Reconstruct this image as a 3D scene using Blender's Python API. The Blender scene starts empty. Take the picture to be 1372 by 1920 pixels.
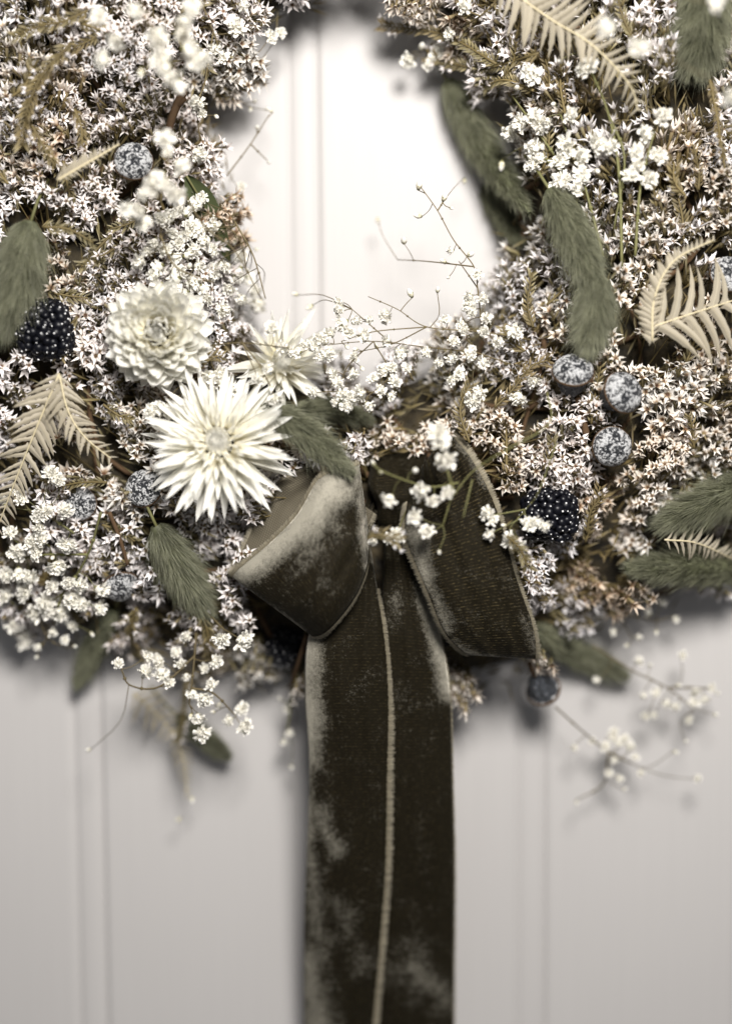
import bpy, math, random
import numpy as np
from mathutils import Vector, Matrix

R = random.Random(11)
NR = np.random.RandomState(5)
C = bpy.context.scene.collection
sc = bpy.context.scene
PI = math.pi

# ------------------------------------------------------------------ camera
W_PX, H_PX = 1372.0, 1920.0          # the photograph's size; layout notes below are in its pixels
FOCUS = 0.600
LENS, SENS = 45.0, 36.0
PITCH, ROLL = math.radians(4.0), math.radians(-0.4)
cam_d = bpy.data.cameras.new('camera')
cam = bpy.data.objects.new('camera', cam_d)
C.objects.link(cam)
cam.location = (0.0, -0.663, 0.042)
cam.rotation_euler = (Matrix.Rotation(PI / 2 - PITCH, 3, 'X') @ Matrix.Rotation(ROLL, 3, 'Z')).to_euler()
cam_d.sensor_fit = 'VERTICAL'
cam_d.sensor_height = SENS
cam_d.lens = LENS
cam_d.clip_start, cam_d.clip_end = 0.01, 50
cam_d.dof.use_dof = True
cam_d.dof.focus_distance = FOCUS
cam_d.dof.aperture_fstop = 1.15
sc.camera = cam

# ------------------------------------------------------------------ world, lamps, exposure
world = bpy.data.worlds.new('World')
sc.world = world
world.use_nodes = True
bg = world.node_tree.nodes['Background']
bg.inputs[0].default_value = (0.93, 0.95, 1.0, 1)
bg.inputs[1].default_value = 0.15


def area_lamp(name, loc, target, size, power, colour):
    l = bpy.data.lights.new(name, 'AREA')
    l.shape = 'DISK'
    l.size = size
    l.energy = power
    l.color = colour
    o = bpy.data.objects.new(name, l)
    C.objects.link(o)
    o.location = loc
    o.rotation_euler = (Vector(target) - Vector(loc)).to_track_quat('-Z', 'Y').to_euler()
    return o


area_lamp('porch_lamp', (0.11, -0.72, 0.42), (0.0, 0.0, 0.02), 0.26, 12.5, (1.0, 0.965, 0.925))
sc.view_settings.view_transform = 'Standard'
sc.view_settings.look = 'None'
sc.view_settings.gamma = 1.0
sc.view_settings.exposure = 0.0
sc.cycles.max_bounces = 6
sc.cycles.diffuse_bounces = 3
sc.cycles.transmission_bounces = 3
sc.cycles.transparent_max_bounces = 4

# ------------------------------------------------------------------ pixel of the photograph -> point at a depth (mm off the door)
_cr = np.array(cam.rotation_euler.to_matrix())
_cl = np.array(cam.location)


def P(px, py, d):
    k = SENS / LENS / H_PX
    v = _cr @ np.array([(px - W_PX / 2) * k, -(py - H_PX / 2) * k, -1.0])
    t = (-d * 0.001 - _cl[1]) / v[1]
    return _cl + v * t


def to_px(V):
    q = (np.asarray(V) - _cl) @ _cr
    k = SENS / LENS / H_PX
    return np.stack([q[..., 0] / -q[..., 2] / k + W_PX / 2, -q[..., 1] / -q[..., 2] / k + H_PX / 2], -1)


PXM = FOCUS * SENS / LENS / H_PX      # metres per photo pixel at the focus plane

# ------------------------------------------------------------------ the wreath's swelling: depth of its front, in mm
RC = (665.0, 340.0)
_TH = [0, 30, 45, 60, 70, 90, 110, 128, 150, 180, 225, 270, 315, 360]
_RI = [268, 305, 312, 330, 350, 365, 340, 300, 245, 215, 285, 345, 305, 268]
_RO = [1000, 1010, 1020, 960, 985, 965, 960, 1060, 1090, 1100, 1100, 1000, 1000, 1000]


def ring_t(px, py):
    dx, dy = px - RC[0], py - RC[1]
    th = np.degrees(np.arctan2(dy, dx)) % 360
    r = np.hypot(dx, dy)
    ri, ro = np.interp(th, _TH, _RI), np.interp(th, _TH, _RO)
    return (r - ri) / (ro - ri)


def surf(px, py):
    t = np.clip(ring_t(px, py), 0, 1)
    return 14 + 48 * np.sin(PI * t ** 0.85) ** 0.48


def surf_normal(px, py):
    e = 14
    a = P(px + e, py, surf(px + e, py)) - P(px - e, py, surf(px - e, py))
    b = P(px, py + e, surf(px, py + e)) - P(px, py - e, surf(px, py - e))
    n = np.cross(a, b)
    n /= np.linalg.norm(n) + 1e-12
    return n if n[1] < 0 else -n


# ------------------------------------------------------------------ mesh collecting
def nrm(v):
    v = np.asarray(v, float)
    return v / (np.linalg.norm(v) + 1e-12)


class Acc:
    def __init__(s):
        s.V, s.T, s.M, s.K, s.n = [], [], [], [], 0

    def add(s, V, T, mat=0, col=None):
        V = np.asarray(V, float).reshape(-1, 3)
        T = np.asarray(T, int).reshape(-1, 3)
        s.V.append(V)
        s.T.append(T + s.n)
        s.M.append(np.full(len(T), mat) if np.isscalar(mat) else np.asarray(mat))
        if col is None:
            col = np.tile([[1.0, 0.5]], (len(V), 1))
        s.K.append(np.asarray(col, float))
        s.n += len(V)

    def get(s):
        return np.concatenate(s.V), np.concatenate(s.T), np.concatenate(s.M), np.concatenate(s.K)

    def mesh(s, name, mats, smooth=True, off=None):
        V, T, M, K = s.get()
        if off is not None:
            V = V - np.asarray(off)
        return make_mesh(name, V, T, M, K, mats, smooth)


def make_mesh(name, V, T, M, K, mats, smooth=True):
    me = bpy.data.meshes.new(name)
    me.vertices.add(len(V))
    me.vertices.foreach_set('co', V.astype(np.float32).ravel())
    me.loops.add(len(T) * 3)
    me.loops.foreach_set('vertex_index', T.astype(np.int32).ravel())
    me.polygons.add(len(T))
    me.polygons.foreach_set('loop_start', np.arange(0, len(T) * 3, 3, dtype=np.int32))
    me.polygons.foreach_set('material_index', np.asarray(M, np.int32))
    me.polygons.foreach_set('use_smooth', np.full(len(T), smooth))
    at = me.attributes.new('tone', 'FLOAT_COLOR', 'POINT')
    k4 = np.ones((len(V), 4), np.float32)
    k4[:, :2] = K
    at.data.foreach_set('color', k4.ravel())
    for m in mats:
        me.materials.append(m)
    me.update(calc_edges=True)
    return me


def frame(axis, spin=0.0, up=None):
    z = nrm(axis)
    u = np.array([0, 0, 1.0]) if up is None else np.asarray(up, float)
    if abs(z @ nrm(u)) > 0.97:
        u = np.array([1.0, 0, 0])
    x = nrm(np.cross(u, z))
    y = np.cross(z, x)
    c, s = math.cos(spin), math.sin(spin)
    return np.stack([x * c + y * s, -x * s + y * c, z], 1)


def M4(rot, loc, scale=1.0):
    m = Matrix.Identity(4)
    sc3 = (scale,) * 3 if np.isscalar(scale) else scale
    for i in range(3):
        for j in range(3):
            m[i][j] = float(rot[i][j] * sc3[j])
        m[i][3] = float(loc[i])
    return m


def catmull(pts, n):
    p = np.asarray(pts, float)
    if len(p) == 2:
        t = np.linspace(0, 1, n)[:, None]
        return p[0] * (1 - t) + p[1] * t
    q = np.concatenate([[2 * p[0] - p[1]], p, [2 * p[-1] - p[-2]]])
    out = []
    for u in np.linspace(0, len(p) - 1, n):
        i = min(int(u), len(p) - 2)
        t = u - i
        a, b, c, d = q[i], q[i + 1], q[i + 2], q[i + 3]
        out.append(0.5 * (2 * b + (c - a) * t + (2 * a - 5 * b + 4 * c - d) * t * t + (3 * b - a - 3 * c + d) * t ** 3))
    return np.array(out)


def tube(pts, r0, r1=None, sides=5, tone=0.5):
    pts = np.asarray(pts, float)
    n = len(pts)
    r = np.linspace(r0, r0 if r1 is None else r1, n)
    V, T = [], []
    for i in range(n):
        d = nrm(pts[min(i + 1, n - 1)] - pts[max(i - 1, 0)])
        f = frame(d)
        for k in range(sides):
            a = 2 * PI * k / sides
            V.append(pts[i] + r[i] * (f[:, 0] * math.cos(a) + f[:, 1] * math.sin(a)))
    for i in range(n - 1):
        for k in range(sides):
            a, b = i * sides + k, i * sides + (k + 1) % sides
            T += [(a, b, b + sides), (a, b + sides, a + sides)]
    V += [pts[0], pts[-1]]
    for k in range(sides):
        T += [(n * sides, (k + 1) % sides, k), (n * sides + 1, (n - 1) * sides + k, (n - 1) * sides + (k + 1) % sides)]
    col = np.tile([[1.0, tone]], (len(V), 1))
    return np.array(V), np.array(T), 0, col


def lathe(prof, sides, wob=0.0, rng=None):
    V, T = [], []
    for (r, z) in prof:
        for k in range(sides):
            a = 2 * PI * k / sides
            w = 1 + (rng.uniform(-wob, wob) if rng else 0)
            V.append((r * w * math.cos(a), r * w * math.sin(a), z))
    for i in range(len(prof) - 1):
        for k in range(sides):
            a, b = i * sides + k, i * sides + (k + 1) % sides
            T += [(a, b, b + sides), (a, b + sides, a + sides)]
    return np.array(V), np.array(T)


def ico(sub):
    import bmesh
    bm = bmesh.new()
    bmesh.ops.create_icosphere(bm, subdivisions=sub, radius=1)
    V = np.array([v.co[:] for v in bm.verts])
    T = np.array([[v.index for v in f.verts] for f in bm.faces])
    bm.free()
    return V, T


def grid_tris(nu, nv):
    T = []
    for i in range(nu - 1):
        for j in range(nv - 1):
            a = i * nv + j
            T += [(a, a + nv, a + nv + 1), (a, a + nv + 1, a + 1)]
    return np.array(T)


# ------------------------------------------------------------------ objects
def thing(name, label, cat, loc=(0, 0, 0), group=None):
    o = bpy.data.objects.new(name, None)
    C.objects.link(o)
    o.location = [float(x) for x in loc]
    o.empty_display_size = 0.01
    o['label'], o['category'] = label, cat
    if group:
        o['group'] = group
    return o


def part(name, me, parent=None, mat4=None, kind=None, label=None):
    o = bpy.data.objects.new(name, me)
    C.objects.link(o)
    if parent is not None:
        o.parent = parent
    if mat4 is not None:
        o.matrix_basis = mat4
    if kind:
        o['kind'] = kind
    if label:
        o['label'] = label
    return o


# ------------------------------------------------------------------ materials
def new_mat(name):
    m = bpy.data.materials.new(name)
    m.use_nodes = True
    nt = m.node_tree
    return m, nt, nt.nodes, nt.links, nt.nodes['Principled BSDF']


def ramp(nodes, stops):
    r = nodes.new('ShaderNodeValToRGB')
    e = r.color_ramp.elements
    while len(e) < len(stops):
        e.new(0.5)
    for i, (p, c) in enumerate(stops):
        e[i].position = p
        e[i].color = (*c, 1)
    return r


def noise(nodes, links, scale, detail=3.0, rough=0.6, coord='Object', out='Fac'):
    tc = nodes.new('ShaderNodeTexCoord')
    n = nodes.new('ShaderNodeTexNoise')
    n.inputs['Scale'].default_value = scale
    n.inputs['Detail'].default_value = detail
    n.inputs['Roughness'].default_value = rough
    links.new(tc.outputs[coord], n.inputs['Vector'])
    return n


def world_noise(nodes, links, scale, detail=2.0):
    g = nodes.new('ShaderNodeNewGeometry')
    n = nodes.new('ShaderNodeTexNoise')
    n.inputs['Scale'].default_value = scale
    n.inputs['Detail'].default_value = detail
    links.new(g.outputs['Position'], n.inputs['Vector'])
    return n


def tone(nodes, links):
    a = nodes.new('ShaderNodeAttribute')
    a.attribute_name = 'tone'
    s = nodes.new('ShaderNodeSeparateColor')
    links.new(a.outputs['Color'], s.inputs[0])
    return s      # red: along the piece, green: piece by piece


def mixc(nodes, links, fac, a, b, mode='MIX'):
    m = nodes.new('ShaderNodeMix')
    m.data_type = 'RGBA'
    m.blend_type = mode
    for sock, v in ((m.inputs[0], fac), (m.inputs[6], a), (m.inputs[7], b)):
        if hasattr(v, 'links') or hasattr(v, 'is_output'):
            links.new(v, sock)
        elif isinstance(v, (int, float)):
            sock.default_value = v
        else:
            sock.default_value = (*v, 1)
    return m.outputs[2]


def bump(nodes, links, height, strength, dist, bsdf):
    b = nodes.new('ShaderNodeBump')
    b.inputs['Strength'].default_value = strength
    b.inputs['Distance'].default_value = dist
    links.new(height, b.inputs['Height'])
    links.new(b.outputs[0], bsdf.inputs['Normal'])
    return b


def leafy(name, stops, vary=0.25, rough=0.6, transl=0.25, patch=None, spec=0.3):
    """petal / leaf material: colour runs along the piece (stops), varies from piece to piece and over the wreath"""
    m, nt, N, L, B = new_mat(name)
    s = tone(N, L)
    r = ramp(N, stops)
    L.new(s.outputs[0], r.inputs[0])
    c = r.outputs[0]
    oi = N.new('ShaderNodeObjectInfo')
    add = N.new('ShaderNodeMath'); add.operation = 'ADD'
    L.new(s.outputs[1], add.inputs[0]); L.new(oi.outputs['Random'], add.inputs[1])
    fr = N.new('ShaderNodeMath'); fr.operation = 'FRACT'
    L.new(add.outputs[0], fr.inputs[0])
    mr = N.new('ShaderNodeMapRange')
    mr.inputs[3].default_value = 1 - vary
    mr.inputs[4].default_value = 1.0
    L.new(fr.outputs[0], mr.inputs[0])
    c = mixc(N, L, 1.0, c, mr.outputs[0], 'MULTIPLY')
    if patch:
        wn = world_noise(N, L, patch[0])
        rr = ramp(N, [(0.38, (1, 1, 1)), (0.62, patch[1])])
        L.new(wn.outputs[0], rr.inputs[0])
        c = mixc(N, L, 1.0, c, rr.outputs[0], 'MULTIPLY')
    L.new(c, B.inputs['Base Color'])
    B.inputs['Roughness'].default_value = rough
    B.inputs['Specular IOR Level'].default_value = spec
    if transl > 0:
        t = N.new('ShaderNodeBsdfTranslucent')
        L.new(c, t.inputs[0])
        mx = N.new('ShaderNodeMixShader')
        mx.inputs[0].default_value = transl
        L.new(B.outputs[0], mx.inputs[1])
        L.new(t.outputs[0], mx.inputs[2])
        L.new(mx.outputs[0], N['Material Output'].inputs[0])
    return m


M = {}
M['floret'] = leafy('statice petal', [(0.0, (0.17, 0.11, 0.06)), (0.16, (0.46, 0.38, 0.30)), (0.30, (0.87, 0.835, 0.83)), (1.0, (0.94, 0.912, 0.915))],
                    vary=0.14, transl=0.12, patch=(16, (0.99, 0.95, 0.91)))
M['floret_cream'] = leafy('aged cream statice petal', [(0.0, (0.16, 0.085, 0.04)), (0.2, (0.45, 0.34, 0.22)), (0.4, (0.87, 0.835, 0.78)), (1.0, (0.935, 0.91, 0.87))],
                          vary=0.25, transl=0.15, patch=(22, (0.98, 0.91, 0.84)))
M['floret_tan'] = leafy('browned statice petal', [(0.0, (0.15, 0.075, 0.035)), (0.25, (0.38, 0.26, 0.16)), (0.5, (0.80, 0.73, 0.65)), (1.0, (0.88, 0.83, 0.76))],
                        vary=0.35, transl=0.15, patch=(22, (0.95, 0.84, 0.72)))
M['eye'] = leafy('statice eye', [(0, (0.09, 0.04, 0.022)), (1, (0.17, 0.08, 0.04))], vary=0.6, transl=0)
M['bract'] = leafy('statice bract', [(0, (0.10, 0.083, 0.036)), (0.6, (0.225, 0.188, 0.088)), (1, (0.40, 0.355, 0.23))], vary=0.5, transl=0.1,
                   patch=(22, (0.8, 0.70, 0.60)))
M['stalk'] = leafy('dry stalk', [(0, (0.10, 0.075, 0.03)), (1, (0.19, 0.145, 0.06))], vary=0.45, transl=0)
M['green_stalk'] = leafy('green stalk', [(0, (0.13, 0.135, 0.05)), (1, (0.17, 0.165, 0.065))], vary=0.4, transl=0)
M['thin_stalk'] = leafy('thin stalk', [(0, (0.10, 0.075, 0.035)), (1, (0.16, 0.125, 0.06))], vary=0.4, transl=0)
M['gyp'] = leafy('gypsophila petal', [(0, (0.80, 0.74, 0.52)), (0.4, (0.93, 0.90, 0.80)), (1, (0.95, 0.93, 0.87))], vary=0.06, transl=0.2)
M['sepal'] = leafy('gypsophila sepal', [(0, (0.20, 0.19, 0.07)), (1, (0.46, 0.43, 0.22))], vary=0.3, transl=0.1)
M['straw'] = leafy('strawflower petal', [(0, (0.95, 0.89, 0.68)), (0.4, (0.955, 0.935, 0.84)), (1, (0.955, 0.945, 0.90))], vary=0.04, rough=0.34, transl=0.36, spec=0.55)
M['fern'] = leafy('bleached fern', [(0, (0.56, 0.49, 0.35)), (0.25, (0.47, 0.42, 0.315)), (1, (0.56, 0.505, 0.40))], vary=0.18, transl=0.35, rough=0.5)
M['rib'] = leafy('fern rib', [(0, (0.58, 0.50, 0.31)), (1, (0.63, 0.55, 0.36))], vary=0.1, transl=0)
M['fur'] = leafy('hare tail hair', [(0, (0.07, 0.074, 0.04)), (0.5, (0.185, 0.19, 0.118)), (1, (0.42, 0.42, 0.30))], vary=0.5, transl=0.15, rough=0.55)
M['fur_core'] = leafy('hare tail core', [(0, (0.085, 0.09, 0.05)), (1, (0.105, 0.11, 0.06))], vary=0.2, transl=0)
M['leaf'] = leafy('green leaf', [(0, (0.06, 0.075, 0.03)), (1, (0.075, 0.09, 0.04))], vary=0.2, transl=0.1, rough=0.75, spec=0.15)


def paint_mat():
    m, nt, N, L, B = new_mat('door paint')
    n1 = world_noise(N, L, 5.0, 3)
    c = mixc(N, L, n1.outputs[0], (0.470, 0.454, 0.443), (0.512, 0.496, 0.485))
    g = N.new('ShaderNodeNewGeometry')
    mp = N.new('ShaderNodeMapping')
    mp.inputs['Scale'].default_value = (420, 420, 9)
    L.new(g.outputs['Position'], mp.inputs[0])
    br = N.new('ShaderNodeTexNoise')            # upright brush marks
    br.inputs['Scale'].default_value = 1.0
    br.inputs['Detail'].default_value = 3
    L.new(mp.outputs[0], br.inputs['Vector'])
    c = mixc(N, L, 0.035, c, br.outputs[0], 'OVERLAY')
    L.new(c, B.inputs['Base Color'])
    B.inputs['Roughness'].default_value = 0.55
    B.inputs['Specular IOR Level'].default_value = 0.35
    bump(N, L, br.outputs[0], 0.08, 0.0005, B)
    return m


M['paint'] = paint_mat()


def moss_mat():
    m, nt, N, L, B = new_mat('dark moss')
    n1 = world_noise(N, L, 160.0, 4)
    r = ramp(N, [(0.35, (0.012, 0.010, 0.006)), (0.7, (0.06, 0.045, 0.022))])
    L.new(n1.outputs[0], r.inputs[0])
    L.new(r.outputs[0], B.inputs['Base Color'])
    B.inputs['Roughness'].default_value = 0.95
    bump(N, L, n1.outputs[0], 1.0, 0.004, B)
    return m


M['moss'] = moss_mat()


def pod_mat():
    m, nt, N, L, B = new_mat('frosted pod')
    n1 = noise(N, L, 9.0, 3.0, 0.6)
    n2 = noise(N, L, 2.2, 1)
    mx = N.new('ShaderNodeMath'); mx.operation = 'MULTIPLY_ADD'
    L.new(n2.outputs[0], mx.inputs[0]); mx.inputs[1].default_value = 0.55; L.new(n1.outputs[0], mx.inputs[2])
    r = ramp(N, [(0.772, (0.0, 0.0, 0.0)), (0.80, (1, 1, 1))])
    L.new(mx.outputs[0], r.inputs[0])
    n3 = noise(N, L, 3, 3)
    base = mixc(N, L, n3.outputs[0], (0.012, 0.013, 0.016), (0.06, 0.064, 0.072))
    c = mixc(N, L, r.outputs[0], base, (0.74, 0.745, 0.75))
    L.new(c, B.inputs['Base Color'])
    B.inputs['Roughness'].default_value = 0.5
    bump(N, L, mx.outputs[0], 0.6, 0.05, B)
    return m


def pod_side_mat():
    m, nt, N, L, B = new_mat('pod cup')
    n1 = noise(N, L, 5, 4)
    r = ramp(N, [(0.3, (0.018, 0.02, 0.024)), (0.6, (0.085, 0.094, 0.11)), (0.78, (0.36, 0.38, 0.41))])
    L.new(n1.outputs[0], r.inputs[0])
    L.new(r.outputs[0], B.inputs['Base Color'])
    B.inputs['Roughness'].default_value = 0.6
    bump(N, L, n1.outputs[0], 0.6, 0.05, B)
    return m


M['pod'], M['cup'] = pod_mat(), pod_side_mat()


def plain(name, col, rough=0.5, spec=0.5, coat=0.0):
    m, nt, N, L, B = new_mat(name)
    n = noise(N, L, 400, 2)
    c = mixc(N, L, n.outputs[0], tuple(x * 0.8 for x in col), tuple(min(1, x * 1.2) for x in col))
    L.new(c, B.inputs['Base Color'])
    B.inputs['Roughness'].default_value = rough
    B.inputs['Specular IOR Level'].default_value = spec
    B.inputs['Coat Weight'].default_value = coat
    return m


M['drupe'] = plain('blackberry skin', (0.003, 0.0033, 0.006), 0.38, 0.3)
M['seed'] = plain('drupelet dot', (0.85, 0.85, 0.85), 0.4)
M['wood'] = plain('brown twig bark', (0.095, 0.058, 0.032), 0.85, 0.15)
M['fringe'] = leafy('ribbon fringe thread', [(0, (0.16, 0.135, 0.085)), (1, (0.40, 0.36, 0.27))], vary=0.4, transl=0.1, rough=0.6)


def velvet_mat():
    m, nt, N, L, B = new_mat('olive velvet')
    uv = N.new('ShaderNodeUVMap'); uv.uv_map = 'ribbon'

    def nz(scale, detail, sx=1.0, sy=1.0, rough=0.6):
        mp = N.new('ShaderNodeMapping')
        mp.inputs['Scale'].default_value = (sx, sy, 1)
        L.new(uv.outputs[0], mp.inputs[0])
        n = N.new('ShaderNodeTexNoise')
        n.inputs['Scale'].default_value = scale
        n.inputs['Detail'].default_value = detail
        n.inputs['Roughness'].default_value = rough
        L.new(mp.outputs[0], n.inputs['Vector'])
        return n
    big = nz(0.060, 3.0, 1.3, 1.0, 0.55)      # flattened pile, units are mm
    mid = nz(0.45, 3.0, 1.0, 1.0, 0.7)
    fine = nz(1.5, 3.0, 1.0, 1.0, 0.75)
    rib = N.new('ShaderNodeTexWave')           # woven ribs across the ribbon
    rib.bands_direction = 'Y'
    rib.inputs['Scale'].default_value = 0.20
    rib.inputs['Distortion'].default_value = 1.2
    rib.inputs['Detail'].default_value = 2.0
    rib.inputs['Detail Scale'].default_value = 0.6
    L.new(uv.outputs[0], rib.inputs['Vector'])

    def mad(x, k, y):
        n = N.new('ShaderNodeMath'); n.operation = 'MULTIPLY_ADD'
        L.new(x, n.inputs[0]); n.inputs[1].default_value = k
        if isinstance(y, (int, float)):
            n.inputs[2].default_value = y
        else:
            L.new(y, n.inputs[2])
        return n.outputs[0]
    s1n = mad(mid.outputs[0], 0.45, big.outputs[0])
    painted_sheen = tone(N, L).outputs[0]               # painted sheen highlights along folds and edges, one value per vertex
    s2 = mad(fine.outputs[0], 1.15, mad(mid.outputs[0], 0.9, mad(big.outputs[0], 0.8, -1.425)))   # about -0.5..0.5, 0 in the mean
    crush_sheen = N.new('ShaderNodeMapRange')
    crush_sheen.inputs[1].default_value = 0.22
    crush_sheen.inputs[2].default_value = 1.08
    L.new(mad(s2, 1.0, painted_sheen), crush_sheen.inputs[0])
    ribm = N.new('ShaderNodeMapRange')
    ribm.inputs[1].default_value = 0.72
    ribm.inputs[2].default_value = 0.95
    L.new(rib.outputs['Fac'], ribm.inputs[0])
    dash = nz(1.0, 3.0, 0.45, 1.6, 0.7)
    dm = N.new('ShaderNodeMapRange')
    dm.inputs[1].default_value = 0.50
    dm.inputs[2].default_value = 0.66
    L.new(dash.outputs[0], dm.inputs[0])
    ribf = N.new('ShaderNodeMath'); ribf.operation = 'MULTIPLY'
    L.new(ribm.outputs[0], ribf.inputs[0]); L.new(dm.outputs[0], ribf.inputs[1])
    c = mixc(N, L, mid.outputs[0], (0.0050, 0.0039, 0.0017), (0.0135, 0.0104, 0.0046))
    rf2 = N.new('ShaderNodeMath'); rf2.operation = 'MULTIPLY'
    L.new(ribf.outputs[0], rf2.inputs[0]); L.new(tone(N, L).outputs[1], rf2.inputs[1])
    c = mixc(N, L, rf2.outputs[0], c, (0.12, 0.093, 0.042))  # gold glints of the ribs put into the colour
    c = mixc(N, L, crush_sheen.outputs[0], c, (0.32, 0.30, 0.245))  # random crush marks and painted sheen lighten the base colour
    L.new(c, B.inputs['Base Color'])
    B.inputs['Roughness'].default_value = 0.75
    B.inputs['Specular IOR Level'].default_value = 0.1
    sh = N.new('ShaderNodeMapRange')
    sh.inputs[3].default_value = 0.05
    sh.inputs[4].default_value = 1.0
    L.new(crush_sheen.outputs[0], sh.inputs[0])
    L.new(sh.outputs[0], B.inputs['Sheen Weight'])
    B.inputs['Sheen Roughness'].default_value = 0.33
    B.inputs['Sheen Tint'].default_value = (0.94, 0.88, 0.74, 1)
    b1 = N.new('ShaderNodeBump'); b1.inputs['Strength'].default_value = 0.55; b1.inputs['Distance'].default_value = 0.0012
    L.new(s1n, b1.inputs['Height'])
    hs = N.new('ShaderNodeMath'); hs.operation = 'ADD'
    L.new(fine.outputs[0], hs.inputs[0]); L.new(rf2.outputs[0], hs.inputs[1])
    b2 = N.new('ShaderNodeBump'); b2.inputs['Strength'].default_value = 0.8; b2.inputs['Distance'].default_value = 0.0003
    L.new(hs.outputs[0], b2.inputs['Height']); L.new(b1.outputs[0], b2.inputs['Normal'])
    L.new(b2.outputs[0], B.inputs['Normal'])
    return m


def weave_mat():
    m, nt, N, L, B = new_mat('ribbon backing weave')
    uv = N.new('ShaderNodeUVMap'); uv.uv_map = 'ribbon'
    ws = []
    for d in ('X', 'Y'):
        w = N.new('ShaderNodeTexWave')
        w.bands_direction = d
        w.inputs['Scale'].default_value = 0.30
        w.inputs['Distortion'].default_value = 0.5
        L.new(uv.outputs[0], w.inputs['Vector'])
        ws.append(w)
    mu = N.new('ShaderNodeMath'); mu.operation = 'MULTIPLY'
    L.new(ws[0].outputs['Fac'], mu.inputs[0]); L.new(ws[1].outputs['Fac'], mu.inputs[1])
    c = mixc(N, L, mu.outputs[0], (0.075, 0.064, 0.043), (0.165, 0.145, 0.105))
    L.new(c, B.inputs['Base Color'])
    B.inputs['Roughness'].default_value = 0.7
    B.inputs['Specular IOR Level'].default_value = 0.2
    bump(N, L, mu.outputs[0], 0.5, 0.0003, B)
    return m


M['velvet'], M['weave'] = velvet_mat(), weave_mat()

# ------------------------------------------------------------------ the door: vertical boards with a bead between
door = thing('board_door', 'pale grey painted door of upright boards with beaded joints behind the wreath', 'door', (0, 0, -0.9))
BW = 0.1166
BEAD0 = P(565, 300, 0)[0]
BWM = BW * 1000
prof = [(0.0, 4.0), (0.0, 1.8), (0.7, 0.9), (2.0, 0.2), (3.2, 0.0), (BWM - 18.5, 0.0), (BWM - 17.0, 0.3), (BWM - 15.8, 0.9), (BWM - 15.0, 1.5), (BWM - 14.0, 1.5),
        (BWM - 13.2, 0.9), (BWM - 11.6, 0.35), (BWM - 9.0, 0.1), (BWM - 6.4, 0.1), (BWM - 4.0, 0.45), (BWM - 2.2, 1.0), (BWM - 0.9, 1.8), (BWM - 0.9, 4.0)]
V = []
for z in (0.0, 1.8):
    V += [(x * 0.001, y * 0.001, z) for x, y in prof] + [((BWM - 0.9) * 0.001, 0.03, z), (0, 0.03, z)]
n = len(prof) + 2
T = []
for i in range(n):
    a, b = i, (i + 1) % n
    T += [(a, b, b + n), (a, b + n, a + n)]
acc = Acc(); acc.add(V, T)
board_me = acc.mesh('board', [M['paint']], smooth=False)
for k in range(-5, 5):
    part('board', board_me, door, Matrix.Translation((BEAD0 + 0.0087 + k * BW, 0, 0)))
acc = Acc()
bx = np.array([(x, y, z) for x in (-0.62, 0.62) for y in (0.0021, 0.028) for z in (0.0, 1.8)])
# the batten seen in the open joints
acc.add(bx, [(0, 1, 3), (0, 3, 2), (4, 6, 7), (4, 7, 5), (0, 4, 5), (0, 5, 1), (2, 3, 7), (2, 7, 6), (0, 2, 6), (0, 6, 4), (1, 5, 7), (1, 7, 3)])
part('backing_panel', acc.mesh('backing_panel', [M['paint']], smooth=False), door)

# ------------------------------------------------------------------ layout of the individual things (photo pixels)
STRAW = [  # x, y, lift mm, tilt(x,y), kind
    (296, 628, 16, (-0.05, 0.12), 'closed'), (410, 832, 20, (-0.10, 0.26), 'open'), (522, 684, 6, (0.35, 0.25), 'blurred')]
BERRY = [(86, 620, 56, 62, 6), (1030, 966, 58, 55, 6), (532, 1214, 44, 46, -14)]
PODS = [  # x, y, r px, lift, axis (screen x, y up, toward viewer)
    (250, 300, 35, 5, (0.15, 0.25, 1.0)), (1074, 692, 37, 9, (-0.05, 0.75, 0.75)), (1170, 734, 38, 11, (0.45, 0.30, 0.9)),
    (1148, 838, 36, 8, (0.12, -0.05, 1.0)), (150, 945, 31, -4, (-0.2, 0.2, 1.0)), (268, 914, 36, -1, (-0.25, 0.35, 0.9)),
    (228, 1102, 34, 0, (0.3, -0.6, 0.7)), (1366, 512, 33, 6, (0.1, 0.3, 1.0)), (1020, 1296, 34, 14, (0.35, -0.55, -0.6))]
TAILS = [  # base -> tip, half width px, lift
    ((58, 415), (36, 515), (-2, 635), 54, 8), ((292, 985), (338, 1070), (392, 1158), 45, 5), ((492, 762), (575, 815), (664, 892), 34, 16),
    ((1030, 355), (1082, 455), (1116, 562), 42, 12), ((1120, 515), (1112, 585), (1098, 668), 44, 10), ((838, 150), (905, 275), (992, 400), 40, 1),
    ((1320, -70), (1318, 40), (1300, 145), 62, -2), ((1430, 900), (1330, 940), (1226, 992), 44, 8), ((1430, 1068), (1300, 1062), (1172, 1066), 42, 8),
    ((990, 1180), (1080, 1225), (1178, 1270), 36, 4), ((215, 1140), (180, 1210), (143, 1290), 30, 0), ((330, 1340), (385, 1385), (432, 1422), 24, 2),
    ((545, 772), (620, 768), (700, 790), 26, -8), ((905, 350), (945, 405), (975, 460), 28, -14)]
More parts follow.
